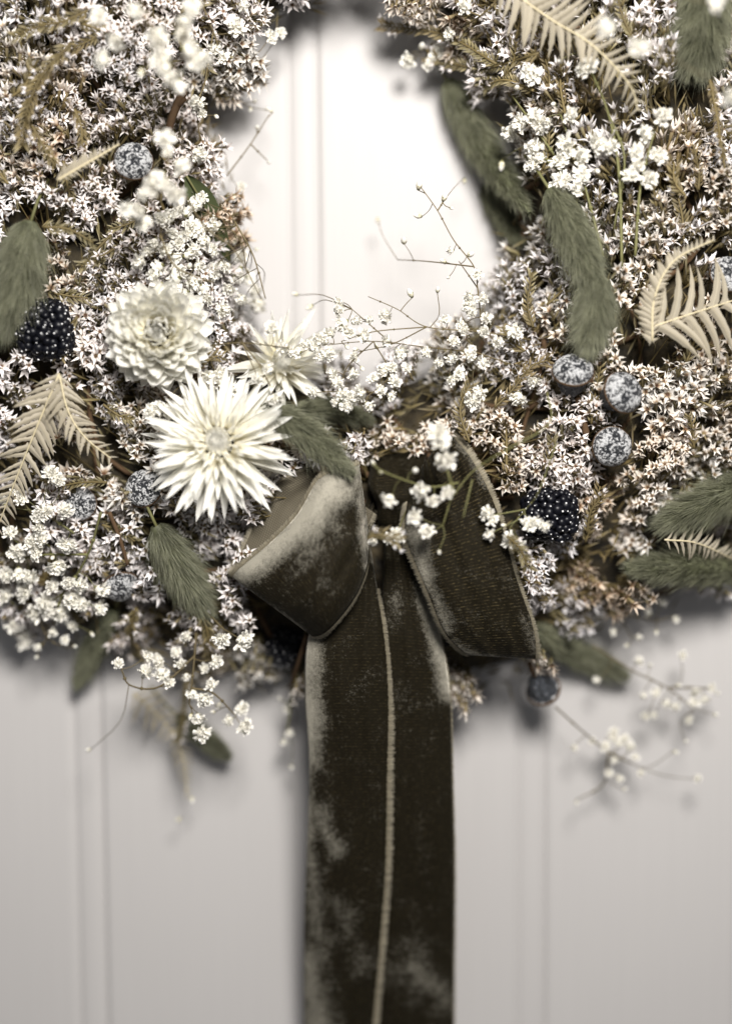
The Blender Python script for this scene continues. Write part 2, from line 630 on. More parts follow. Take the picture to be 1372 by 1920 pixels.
FERNS = [  # rachis, leaflet length px, lift, curl, taper
    ([(112, 700), (70, 800), (30, 900), (-8, 1000)], 78, 12, -0.12, 0), ([(112, 705), (128, 770), (160, 820), (214, 864)], 60, 12, -0.2, 1),
    ([(108, 338), (165, 305), (228, 268)], 30, 14, 0.0, 3), ([(940, -30), (1030, 35), (1110, 85), (1180, 160), (1196, 215)], 84, 12, 0.1, 0),
    ([(1225, 612), (1290, 590), (1400, 555)], 112, 12, 0.35, 2), ([(1222, 640), (1226, 560), (1262, 490), (1345, 446)], 40, 13, 0.1, 3),
    ([(1245, 1012), (1310, 1020), (1400, 1062)], 40, 14, 0.2, 1), ([(250, 1300), (300, 1345), (345, 1400)], 60, 2, 0.1, 0), ([(325, 1370), (345, 1430), (352, 1500)], 34, 4, 0.0, 1)]

# room left clear of florets: capsules x0,y0,x1,y1,r, share removed
KEEP = []
for x, y, l, tl, k in STRAW:
    KEEP.append((x, y, x, y, 92 if k != 'blurred' else 62, 1.0))
for x, y, rx, ry, l in BERRY:
    KEEP.append((x, y, x, y, rx - 9, 1.0))
for x, y, r, l, ax in PODS:
    KEEP.append((x, y, x, y, r - 3, 1.0))
for a, b, c, w, l in TAILS:
    KEEP.append((*a, *b, w * 0.72, 1.0)); KEEP.append((*b, *c, w * 0.66, 1.0))
for path, ln, l, cu, tp in FERNS:
    for (a, b) in zip(path[:-1], path[1:]):
        KEEP.append((*a, *b, ln * 0.7, 0.62))
for cap in [(600, 980, 570, 1120, 110, 1.0), (640, 960, 640, 1020, 60, 1), (500, 1080, 560, 1130, 50, 1), (520, 1000, 560, 960, 40, 1),
            (850, 900, 900, 1100, 85, 1), (930, 1150, 950, 1190, 60, 1), (830, 1000, 850, 1130, 60, 1), (740, 900, 730, 1100, 58, 1), (650, 1150, 780, 1150, 90, 1)]:
    KEEP.append(cap)
KEEPA = np.array(KEEP)


def cleared(px):
    """which of these photo points lie where another thing shows"""
    a, b = KEEPA[:, 0:2], KEEPA[:, 2:4]
    d = b - a
    L2 = np.maximum((d ** 2).sum(1), 1e-6)
    t = np.clip(((px[:, None, :] - a) * d).sum(2) / L2, 0, 1)
    q = a + t[..., None] * d
    dist = np.linalg.norm(px[:, None, :] - q, axis=2)
    return ((dist < KEEPA[:, 4]) & (NR.rand(len(px), 1) < KEEPA[:, 5])).any(1)


# ------------------------------------------------------------------ wreath base: moss ring, with twigs
RING = []
for i in range(97):
    th = 360 * i / 96
    ri, ro = np.interp(th, _TH, _RI), np.interp(th, _TH, _RO)
    RING.append((th, ri, ro))
base = thing('wreath_base', 'dark moss and twig ring hanging on the door under the flowers', 'wreath base', P(RC[0], RC[1], 0))
boff = np.array(base.location)
V = []
NS = 28
for th, ri, ro in RING[:-1]:
    for k in range(NS):
        a = 2 * PI * k / NS
        t = 0.5 - 0.44 * math.cos(a)
        r = ri + (ro - ri) * t
        px, py = RC[0] + r * math.cos(math.radians(th)), RC[1] + r * math.sin(math.radians(th))
        s = float(surf(px, py))
        d = 5 + max(0.0, math.sin(a)) * (s - 27) + R.uniform(-2.0, 2.0) * (math.sin(a) > 0.1)
        V.append(P(px, py, max(4.0, d)))
T = []
m = len(RING) - 1
for i in range(m):
    for k in range(NS):
        a, b = i * NS + k, i * NS + (k + 1) % NS
        c, d = ((i + 1) % m) * NS + k, ((i + 1) % m) * NS + (k + 1) % NS
        T += [(a, b, d), (a, d, c)]
acc = Acc(); acc.add(V, T)
part('moss_ring', acc.mesh('moss_ring', [M['moss']], off=boff), base)
for i in range(46):
    th0, ln, t = R.uniform(0, 360), R.uniform(30, 75), R.uniform(0.1, 0.9)
    pts = []
    for j in range(9):
        th = (th0 + ln * j / 8) % 360
        tt = t + 0.16 * math.sin(j * 0.7 + i)
        tt = min(0.96, max(0.05, tt))
        ri, ro = np.interp(th, _TH, _RI), np.interp(th, _TH, _RO)
        r = ri + (ro - ri) * tt
        px, py = RC[0] + r * math.cos(math.radians(th)), RC[1] + r * math.sin(math.radians(th))
        pts.append(P(px, py, max(5, surf(px, py) - 19 + R.uniform(-3, 4))))
    acc = Acc(); acc.add(*tube(catmull(pts, 20), R.uniform(0.8, 1.6) / 1000, sides=6))
    part('twig', acc.mesh('twig', [M['wood']], off=boff), base)


# ------------------------------------------------------------------ statice
def floret_mesh(open_, rng):
    """a star floret: five pointed petals round a dark eye, tube below, bract needles at its foot; unit = petal length"""
    a = Acc()
    g = rng.random()
    rot0 = rng.uniform(0, 6.28)
    for k in range(5):
        an = rot0 + 2 * PI * k / 5 + rng.uniform(-0.18, 0.18)
        ln = rng.uniform(0.85, 1.12)
        el = (1 - open_) * 1.15 + rng.uniform(-0.3, 0.3)
        wd = rng.uniform(0.85, 1.15)
        ca, sa = math.cos(an), math.sin(an)
        tw = rng.uniform(-0.12, 0.12)
        rows = [(0.12, 0.085, 0.0), (0.42, 0.185, 0.06), (0.74, 0.105, 0.05), (1.14, 0.0, -0.04 + rng.uniform(-0.16, 0.12))]
        V, K = [], []
        for (rr, hw, cv) in rows:
            rad = rr * math.cos(el) * ln + 0.04
            z = rr * math.sin(el) * ln + cv * 1.6 * open_
            cols = [0] if hw == 0 else [-1, 0, 1]
            for c in cols:
                x, y = rad, c * hw * wd + tw * rr
                zz = z - (0.085 if c == 0 and hw > 0 else 0)
                V.append((x * ca - y * sa, x * sa + y * ca, zz))
                K.append((min(1, rr * 0.95), g))
        T = []
        for r in range(2):
            for c in range(2):
                i = r * 3 + c
                T += [(i, i + 3, i + 4), (i, i + 4, i + 1)]
        T += [(6, 9, 7), (7, 9, 8)]
        a.add(V, T, 0, K)
    V, T = lathe([(0.20, 0.06), (0.17, -0.25), (0.12, -0.75), (0.07, -1.25)], 6)
    a.add(V, T, 2, np.stack([np.interp(V[:, 2], [-1.25, 0.06], [0.3, 1.0]), np.full(len(V), g)], 1))
    V = [(0, 0, -0.02)] + [(0.16 * math.cos(k * PI / 3), 0.16 * math.sin(k * PI / 3), 0.03) for k in range(6)]
    a.add(V, [(0, k + 1, (k + 1) % 6 + 1) for k in range(6)], 1, np.tile([[rng.random(), g]], (7, 1)))
    for k in range(3):
        an = rng.uniform(0, 6.28)
        ca, sa = math.cos(an), math.sin(an)
        sp, ln = rng.uniform(0.25, 0.6), rng.uniform(0.75, 1.25)
        w = 0.105
        V = [(0.04 * ca - w * sa, 0.04 * sa + w * ca, -1.5), (0.04 * ca + w * sa, 0.04 * sa - w * ca, -1.5),
             (sp * 0.8 * ca - w * 1.3 * sa, sp * 0.8 * sa + w * 1.3 * ca, -1.5 + ln * 0.55), (sp * 0.8 * ca + w * 1.3 * sa, sp * 0.8 * sa - w * 1.3 * ca, -1.5 + ln * 0.55),
             (sp * ca, sp * sa, -1.5 + ln)]
        a.add(V, [(0, 1, 3), (0, 3, 2), (2, 3, 4)], 2, [(0, g), (0, g), (0.6, g), (0.6, g), (1, g)])
    return a.get()


rng = random.Random(3)
STAR = [floret_mesh(rng.uniform(0.62, 0.95), rng) for _ in range(9)]
TUFT = [floret_mesh(rng.uniform(0.05, 0.32), rng) for _ in range(7)]
FL_SETS = [[M['floret'], M['eye'], M['bract']], [M['floret_cream'], M['eye'], M['bract']], [M['floret_tan'], M['eye'], M['bract']]]
FL_MATS = FL_SETS[0]
STAR_ME = [[make_mesh('floret', *s, fs) for s in STAR] for fs in FL_SETS]
TUFT_ME = [[make_mesh('floret', *s, fs) for s in TUFT] for fs in FL_SETS]


def side_on(px, py):
    """how far the florets of this part of the wreath are seen from the side (the upper right of the ring)"""
    s = math.exp(-(((px - 1190) / 230) ** 2 + ((py - 230) / 260) ** 2)) * 1.25
    s += math.exp(-(((px - 1300) / 110) ** 2 + ((py - 735) / 45) ** 2)) * 0.8
    s += math.exp(-(((px - 860) / 130) ** 2 + ((py - 60) / 90) ** 2)) * 0.9
    s += math.exp(-(((px - 60) / 120) ** 2 + ((py - 170) / 150) ** 2)) * 0.55
    return min(1.0, s + 0.08)


LAND = [((86, 620), 'blackberry under the hare tail'), ((1030, 966), 'blackberry beside the bow'), ((296, 628), 'closed strawflower'),
        ((408, 826), 'spiky open strawflower'), ((522, 684), 'blurred strawflower'), ((250, 300), 'saw-edged leaf'),
        ((1120, 760), 'three frosted pods'), ((50, 850), 'long cream fern'), ((175, 800), 'short cream fern'), ((1080, 60), 'feathery fern at the top'),
        ((1310, 600), 'curled cream fern'), ((40, 520), 'large soft hare tail'), ((340, 1070), 'plump hare tail'),
        ((580, 830), 'leaning hare tail'), ((1090, 510), 'bent pair of hare tails'), ((910, 280), 'hare tail edging the hole'),
        ((1310, 940), 'upper level hare tail'), ((1290, 1062), 'lower level hare tail'), ((560, 1050), 'folded bow loop'),
        ((900, 1050), 'wide bow loop'), ((700, 1300), 'ribbon tails'), ((300, 110), 'blurred top blossoms'), ((1060, 290), 'thick white blossom cluster'),
        ((720, 650), 'airy spray'), ((90, 1090), 'lower edge blossom spray'), ((340, 1290), 'dangling spray'),
        ((165, 930), 'shaded pods'), ((1320, 50), 'dark corner hare tail')]


def relation(px, py, used):
    order = sorted(LAND, key=lambda l: math.hypot(l[0][0] - px, l[0][1] - py))
    for (lx, ly), nm in order[:11]:
        dx, dy = px - lx, py - ly
        far = math.hypot(dx, dy)
        if abs(dx) > 1.8 * abs(dy):
            r = 'right of' if dx > 0 else 'left of'
        elif abs(dy) > 1.8 * abs(dx):
            r = 'below' if dy > 0 else 'above'
        else:
            r = ('below and right of' if dx > 0 else 'below and left of') if dy > 0 else ('above and right of' if dx > 0 else 'above and left of')
        for w in (('just ' if far < 130 else ''),):
            s = f'{w}{r} the {nm}'
            if s not in used and len(s.split()) < 12:
                used.add(s)
                return s
    (_, n1), (_, n2) = order[0], order[1]
    s = f'between the {n1} and the {n2}'
    if s in used:
        n3 = order[2][1]
        s = f'between the {n1} and the {n3}'
    used.add(s)
    return s


sites = []
tries = 0
while tries < 9000:
    tries += 1
    px, py = R.uniform(-110, 1480), R.uniform(-130, 1330)
    t = float(ring_t(px, py))
    if t < 0.03 or t > 1.0:
        continue
    if all(math.hypot(px - a, py - b) > 92 for a, b in sites):
        sites.append((px, py))
sites.sort(key=lambda s: (s[1], s[0]))
used_rel = set()
n_single = 0
for si, (px, py) in enumerate(sites):
    t = float(ring_t(px, py))
    nv = surf_normal(px, py)
    so = side_on(px, py)
    d0 = float(surf(px, py))
    ctr = P(px, py, d0 - 3)
    # the sprig grows from the ring outwards, fanned with the wreath, upper right ones upward
    ang = math.atan2(py - RC[1], px - RC[0])
    tang = np.array([math.sin(ang), 0, math.cos(ang)]) * (1 if px > RC[0] else -1)
    dirv = nrm(tang * 0.8 + np.array([R.uniform(-.7, .7), 0, R.uniform(-.4, .7)]) + np.array([0.2, 0, 0.9]) * so)
    dirv = nrm(dirv - nv * (dirv @ nv))
    side = np.cross(nv, dirv)
    root = ctr - dirv * 0.020 - nv * 0.019
    off = root
    st = Acc()
    FL = []          # pos, axis, scale, variant, tuft?
    nb = R.randint(12, 15)
    hgt = R.choice((-0.009, -0.004, -0.001, 0.001, 0.003, 0.004))
    lean = np.array([R.gauss(0, .42), 0, R.gauss(.15, .42)])
    big = R.uniform(0.82, 1.12)
    hue = R.choices((0, 1, 2), (0.66 - 0.34 * (px > 800 and py > 420), 0.30 + 0.26 * (px > 800 and py > 420), 0.03 + 0.06 * (px > 800 and py > 420)))[0]
    if t > 0.84 or t < 0.10:
        rad = np.array([math.cos(ang), 0, -math.sin(ang)]) * (1 if t > 0.5 else -1)
        lean = lean * 0.5 + rad * 0.7
        dirv = nrm(rad * 0.9 + dirv * 0.6)
        side = np.cross(nv, dirv)
    stretch = R.uniform(0.85, 1.2)
    for b in range(nb):
        rr = math.sqrt((b + R.random()) / nb) * 0.0190 * stretch
        aa = b * 2.4 + R.uniform(-.5, .5)
        tip = ctr + dirv * (rr * math.cos(aa) * 1.15) + side * rr * math.sin(aa) + nv * (0.006 * (1.6 * (1 - (rr / 0.0190) ** 2) - 0.6) + hgt + R.uniform(-0.0035, 0.0035))
        if cleared(to_px(tip)[None])[0]:
            continue
        path = catmull([root, (root + tip) * 0.5 - nv * 0.003 + dirv * R.uniform(-.003, .003), tip], 7)
        st.add(*tube(path, 0.0005, 0.00025, 4, R.random()))
        bt = nrm(path[-1] - path[-3])
        nf = R.randint(8, 10)
        for f in range(nf):
            u = f / (nf - 1)
            p0 = path[-1] - bt * 0.0125 * u * 0.8
            sd = nrm(np.cross(bt, nv)) * (1 if f % 2 else -1)
            pos = p0 + sd * (0.0024 + R.uniform(0, 0.0016)) * (1 if f else 0) + nv * R.uniform(-0.0010, 0.0022) - nv * 0.002 * u
            ax = nrm(nv * (1.0 - 0.55 * so) + dirv * (0.15 + 0.85 * so) + lean + bt * 0.25 + sd * R.uniform(0.05, .5) + np.array([R.gauss(0, .32), R.gauss(0, .25), R.gauss(0, .32)]))
            tuft = R.random() < (0.24 + 0.55 * so)
            FL.append((pos, ax, R.uniform(0.0031, 0.0043) * big * (1.28 if tuft else 1.0), R.randrange(7 if tuft else 9), tuft))
    if len(FL) < 12:
        continue
    pos = np.array([f[0] for f in FL])
    q = to_px(pos)
    tt = ring_t(q[:, 0], q[:, 1])
    ok = ~cleared(q) & (tt > -0.03 - NR.rand(len(q)) * 0.05) & (tt < 1.03 + NR.rand(len(q)) * 0.05)
    FL = [f for f, k in zip(FL, ok) if k]
    if len(FL) < 12:
        continue
    cam_dir = nrm(_cl - ctr)
    inframe = -40 < px < 1412 and -40 < py
    score = [(f[1] @ cam_dir) * 0.7 + ((f[0] - ctr) @ cam_dir) / 0.012 for f in FL]
    order = sorted(range(len(FL)), key=lambda i: -score[i])
    singles = set(order[:20]) if inframe else set()
    tint = ('white', 'cream', 'browned')[hue] + (' starry' if so < 0.35 else ' tufted')
    lab = f'{tint} statice sprig {relation(px, py, used_rel)}'
    sp = thing('statice_sprig', lab, 'dried flower', off, 'statice sprigs bound round the wreath')
    part('stem', st.mesh('stem', [M['stalk']], off=off), sp)
    mass = Acc()
    for i, (p, ax, s, v, tuft) in enumerate(FL):
        rot = frame(ax, R.uniform(0, 6.28))
        if i in singles:
            part('floret', (TUFT_ME if tuft else STAR_ME)[hue][v], sp, M4(rot, p - off, s))
            n_single += 1
        else:
            Vv, Tt, Mm, Kk = (TUFT if tuft else STAR)[v]
            mass.add(p + (Vv * s) @ rot.T, Tt, Mm, Kk)
    if mass.n:
        part('floret_mass', mass.mesh('floret_mass', FL_SETS[hue], off=off), sp, kind='stuff')
print('sprigs', len(sites), 'single florets', n_single)

# dry needles and stalk ends filling the gaps
acc = Acc()
cnt = 0
while cnt < 5200:
    px, py = R.uniform(-120, 1490), R.uniform(-140, 1330)
    t = float(ring_t(px, py))
    if t < 0.02 or t > 0.99:
        continue
    if cleared(np.array([[px, py]]))[0] and (R.random() < 0.75 or (420 < px < 1020 and 850 < py)):
        continue
    cnt += 1
    d = max(4, float(surf(px, py)) - R.uniform(9, 20))
    p = P(px, py, d)
    ang = math.atan2(py - RC[1], px - RC[0])
    dv = nrm(np.array([math.sin(ang), 0, math.cos(ang)]) * R.choice((-1, 1)) + np.array([R.gauss(0, .5), R.gauss(-.35, .35), R.gauss(0.1, .5)]))
    ln, w = R.uniform(0.005, 0.015), R.uniform(0.00035, 0.0008)
    sd = nrm(np.cross(dv, [R.gauss(0, .4), -1, R.gauss(0, .4)])) * w
    up = nrm(np.cross(dv, sd)) * w * 0.5
    g = R.random()
    acc.add([p, p + dv * ln * .5 + sd, p + dv * ln * .5 - sd, p + dv * ln * .5 + up, p + dv * ln], [(0, 1, 3), (0, 3, 2), (1, 4, 3), (3, 4, 2)], 0,
            [(0, g), (.5, g), (.5, g), (.6, g), (1, g)])
o = part('dry_needles', acc.mesh('dry_needles', [M['bract']]), kind='stuff')
o['label'] = 'olive brown dry needles and stalk ends filling the gaps between sprigs'
o['category'] = 'dry stalks'


# bare chevron spikes of statice, mostly bracts, seen between the stars
def bract_spike(path, lift, w, label):
    pts = catmull([P(x, y, surf(x, y) + lift) for x, y in path], 40)
    ln = np.linalg.norm(np.diff(pts, axis=0), axis=1).sum()
    t = thing('statice_spike', label, 'dried flower', pts[0], 'bare statice spikes')
    a = Acc(); a.add(*tube(pts[::3], 0.0007, 0.0004, 5))
    part('stem', a.mesh('stem', [M['stalk']], off=pts[0]), t)
    a = Acc()
    nb = int(ln / 0.0011)
    for i in range(nb):
        u = (i + 0.5) / nb * 0.99
        k = u * 39
        j = min(38, int(k))
        p = pts[j] + (pts[j + 1] - pts[j]) * (k - j)
        tg = nrm(pts[j + 1] - pts[j])
        vd = np.array([0, -1.0, 0])
        sd = nrm(np.cross(tg, vd))
        an = (PI * 0.5 * (1 if i % 2 else -1)) + R.uniform(-.8, .8)
        rd = sd * math.sin(an) + vd * math.cos(an) * 0.8
        dv = nrm(tg * 0.8 + rd * 0.75)
        L = w * PXM * R.uniform(0.75, 1.2)
        fl = nrm(np.cross(dv, vd)) * L * 0.13
        up = vd * L * 0.07
        g = R.random()
        a.add([p, p + dv * L * .5 + fl, p + dv * L * .5 - fl, p + dv * L * .5 + up, p + dv * L + tg * L * .12], [(0, 1, 3), (0, 3, 2), (1, 4, 3), (3, 4, 2)], 0,
              [(0.1, g), (.6, g), (.6, g), (.7, g), (1, g)])
        if R.random() < 0.30:
            Vv, Tt, Mm, Kk = R.choice(TUFT)
            a.add(p + dv * L * 0.9 + (Vv * 0.0026) @ frame(dv + tg * .4).T, Tt, Mm + 1, Kk)
    part('bracts', a.mesh('bracts', [M['bract'], *FL_MATS]), t, Matrix.Translation(-Vector(pts[0])), kind='stuff')


for path, lift, w, lab in [
        ([(135, 80), (80, 140), (50, 210), (42, 275)], 8, 24, 'curved olive spike hanging in the top corner above the pod'),
        ([(60, 235), (82, 275), (104, 312)], 8, 18, 'short golden spike just above the saw-edged leaf'),
        ([(165, 20), (120, 40), (70, 50), (25, 70)], 6, 22, 'olive spike lying level near the top edge'),
        ([(140, 205), (152, 235), (155, 275)], 7, 18, 'small golden spike left of the frosted pod'),
        ([(375, 1135), (390, 1190), (392, 1235)], 9, 22, 'chevron spike under the plump hare tail'),
        ([(350, 1270), (345, 1330), (333, 1395)], 8, 14, 'thin dark spike tip pointing down below the ring'),
        ([(255, 1140), (245, 1190), (262, 1240)], 2, 18, 'shaded spike beside the dark pod at the lower edge'),
        ([(930, 120), (830, 65), (712, 48)], 10, 20, 'level spike with pale tips at the top of the hole'),
        ([(1010, 100), (900, 128), (800, 105)], 8, 20, 'tawny spike below the feathery fern'),
        ([(1000, 170), (940, 150), (880, 180)], 7, 20, 'olive spike over the clear side of the hole'),
        ([(1330, 150), (1345, 230), (1360, 330)], 8, 14, 'bare olive stalk right of the white tufts'),
        ([(690, 1010), (712, 1002), (748, 1012)], 30, 22, 'small pale spike lying in the middle of the bow'),
        ([(950, 1005), (975, 1030), (990, 1066)], 26, 18, 'yellow spike at the edge of the wide bow loop'),
        ([(80, 425), (130, 430), (175, 455)], 10, 18, 'olive spike above the hare tail over the blackberry'),
        ([(880, 830), (862, 770), (880, 720)], 4, 20, 'tawny blurred spike above the bow'),
        ([(590, 1110), (620, 1130), (650, 1150)], -20, 14, 'hidden spike in the shade behind the ribbon tails')][:15]:
    bract_spike(path, lift, w, lab)


used_sp = set()
made = 0
while made < 46:
    px, py = R.uniform(0, 1372), R.uniform(0, 1230)
    t = float(ring_t(px, py))
    if t < 0.06 or t > 0.94 or cleared(np.array([[px, py]]))[0]:
        continue
    a = R.uniform(0, 6.28) if px < 800 else R.gauss(-1.4, .5)
    ln = R.uniform(50, 110)
    q = (px + ln * math.cos(a), py + ln * math.sin(a))
    if not 0.03 < float(ring_t(*q)) < 0.97 or cleared(np.array([q]))[0]:
        continue
    mid_ = ((px + q[0]) / 2 + R.uniform(-10, 10), (py + q[1]) / 2 + R.uniform(-10, 10))
    bract_spike([(px, py), mid_, q], R.uniform(-2, 6), R.uniform(15, 22), 'olive chevron spike ' + relation(px, py, used_sp))
    made += 1


# ------------------------------------------------------------------ hare's tail grass
def hare_tail(a, b, c, hw, lift, label):
    da = [float(surf(*q)) + lift for q in (a, b, c)]
    if hw < 38 and a[1] > 1100:
        da = [max(12, x - 6) for x in da]
    pts = catmull([P(*a, da[0]), P(*b, da[1]), P(*c, da[2])], 48)
    t = thing('hare_tail_grass', label, 'grass head', pts[0], 'hare tail grass heads')
    off = pts[0]
    rad = hw * PXM
    core = Acc()
    ns = 14
    V, T = [], []
    prof_r = lambda s: max(0.03, (math.sin(PI * min(1, max(0, s * 0.93 + 0.05))) ** 0.55)) * (1.0 - 0.38 * s)
    for i in range(48):
        f = frame(pts[min(47, i + 1)] - pts[max(0, i - 1)])
        for k in range(ns):
            an = 2 * PI * k / ns
            V.append(pts[i] + rad * 0.66 * prof_r(i / 47) * R.uniform(.93, 1.07) * (f[:, 0] * math.cos(an) + f[:, 1] * math.sin(an)))
    for i in range(47):
        for k in range(ns):
            p, q = i * ns + k, i * ns + (k + 1) % ns
            T += [(p, q, q + ns), (p, q + ns, p + ns)]
    core.add(V, T, 0, np.tile([[.5, .5]], (len(V), 1)))
    part('seed_head', core.mesh('seed_head', [M['fur_core']], off=off), t)
    hv, ht, hk = [], [], []
    nspk = 210
    base_i = 0
    for sp in range(nspk):
        s0 = (sp + R.random()) / nspk * 0.97
        an0 = sp * 2.39996
        g = R.random()
        lean = R.uniform(0.42, 0.66) * (1.0 if s0 < 0.8 else 0.6)
        for h in range(32):
            s = min(0.985, max(0.0, s0 + R.gauss(0, 0.013)))
            an = an0 + R.gauss(0, 0.17)
            i = min(46, int(s * 47))
            tg = nrm(pts[i + 1] - pts[i])
            f = frame(tg)
            rd = f[:, 0] * math.cos(an) + f[:, 1] * math.sin(an)
            r0 = rad * 0.62 * prof_r(s)
            p = pts[i] + (pts[i + 1] - pts[i]) * (s * 47 - i) + rd * r0
            wild = 1.0 if R.random() > 0.16 else R.uniform(1.2, 1.9)
            L = rad * R.uniform(0.5, 1.0) * wild * (0.35 + 0.65 * min(1.0, prof_r(s) * 1.15)) * (1.0 if s < .9 else 0.75)
            dv = nrm(tg * (1.0 - lean * 0.5) + rd * lean * (1.25 if wild > 1 else 1) + NR.normal(0, 0.14, 3))
            w = nrm(np.cross(dv, [R.gauss(0, .5), -1, R.gauss(0, .5)])) * R.uniform(0.00006, 0.00011)
            m_ = p + dv * L * 0.5
            e = p + nrm(dv + tg * 0.25) * L
            hv += [p - w, p + w, m_ - w * .8, m_ + w * .8, e]
            ht += [(base_i, base_i + 1, base_i + 3), (base_i, base_i + 3, base_i + 2), (base_i + 2, base_i + 3, base_i + 4)]
            hk += [(0.05, g), (0.05, g), (.55, g), (.55, g), (R.uniform(.75, 1), g)]
            base_i += 5
    hairs = Acc(); hairs.add(np.array(hv), np.array(ht), 0, np.array(hk))
    part('hairs', hairs.mesh('hairs', [M['fur']], off=off), t, kind='stuff')
    d = nrm(pts[0] - pts[4])
    st = Acc(); st.add(*tube([pts[2], pts[0] + d * 0.010 + np.array([0, 0.004, 0]), pts[0] + d * 0.022 + np.array([0, 0.014, 0])], 0.0008, 0.0007, 6))
    part('stem', st.mesh('stem', [M['green_stalk']], off=off), t)


TLAB = ['large soft hare tail hanging over the blackberry', 'plump sage hare tail standing apart below the shaded pods', 'long sage hare tail leaning on the folded bow loop',
        'upper hare tail of the bent pair above the frosted pods', 'lower hare tail of the bent pair above the frosted pods', 'long feathery hare tail edging the hole of the wreath',
        'dark broad hare tail in the top corner', 'upper of two level hare tails pointing at the blackberry', 'lower of two level hare tails below a cream fern tip',
        'blurred hare tail poking out under the wide bow loop', 'blurred hare tail drooping below the white spray', 'small blurred hare tail hanging behind the dangling spray',
        'blurred hare tail lying behind the strawflowers above the bow', 'shaded hare tail behind the one edging the hole']
for tl, lab in zip(TAILS, TLAB):
    hare_tail(*tl, lab)


# ------------------------------------------------------------------ strawflowers
def petal_mesh(wid, tipw, curl, fold, rng, nu=9, nv=5):
    """unit petal: grows along +x, upper side +z"""
    V, K = [], []
    g = rng.random()
    ph = rng.uniform(0, 6)
    for i in range(nu):
        u = i / (nu - 1)
        hw = wid * (math.sin(PI * min(1, 0.16 + u * 0.84) ** tipw) ** 0.75) if u < 1 else 0.0
        if u == 0:
            hw = wid * 0.45
        a = curl * u
        x, z = (math.sin(a) / curl if abs(curl) > 1e-3 else u), ((1 - math.cos(a)) / curl if abs(curl) > 1e-3 else 0)
        x = u if abs(curl) < 1e-3 else x
        for j in range(nv):
            v = j / (nv - 1) * 2 - 1
            zz = z + fold * v * v * hw * 1.4 + 0.012 * math.sin(9 * u + ph + 3 * v) * u
            V.append((x, v * hw, zz))
            K.append((u, g))
    return np.array(V), grid_tris(nu, nv), np.zeros((nu - 1) * (nv - 1) * 2), np.array(K)


rng = random.Random(9)
P_SPIKE = [make_mesh('petal', *petal_mesh(rng.uniform(.08, .135), 0.64, rng.uniform(-.45, .5), rng.uniform(.4, .9), rng), [M['straw']]) for _ in range(6)]
P_BROAD = [make_mesh('petal', *petal_mesh(rng.uniform(.22, .32), 0.88, rng.uniform(.65, 1.25), rng.uniform(.3, .6), rng), [M['straw']]) for _ in range(6)]


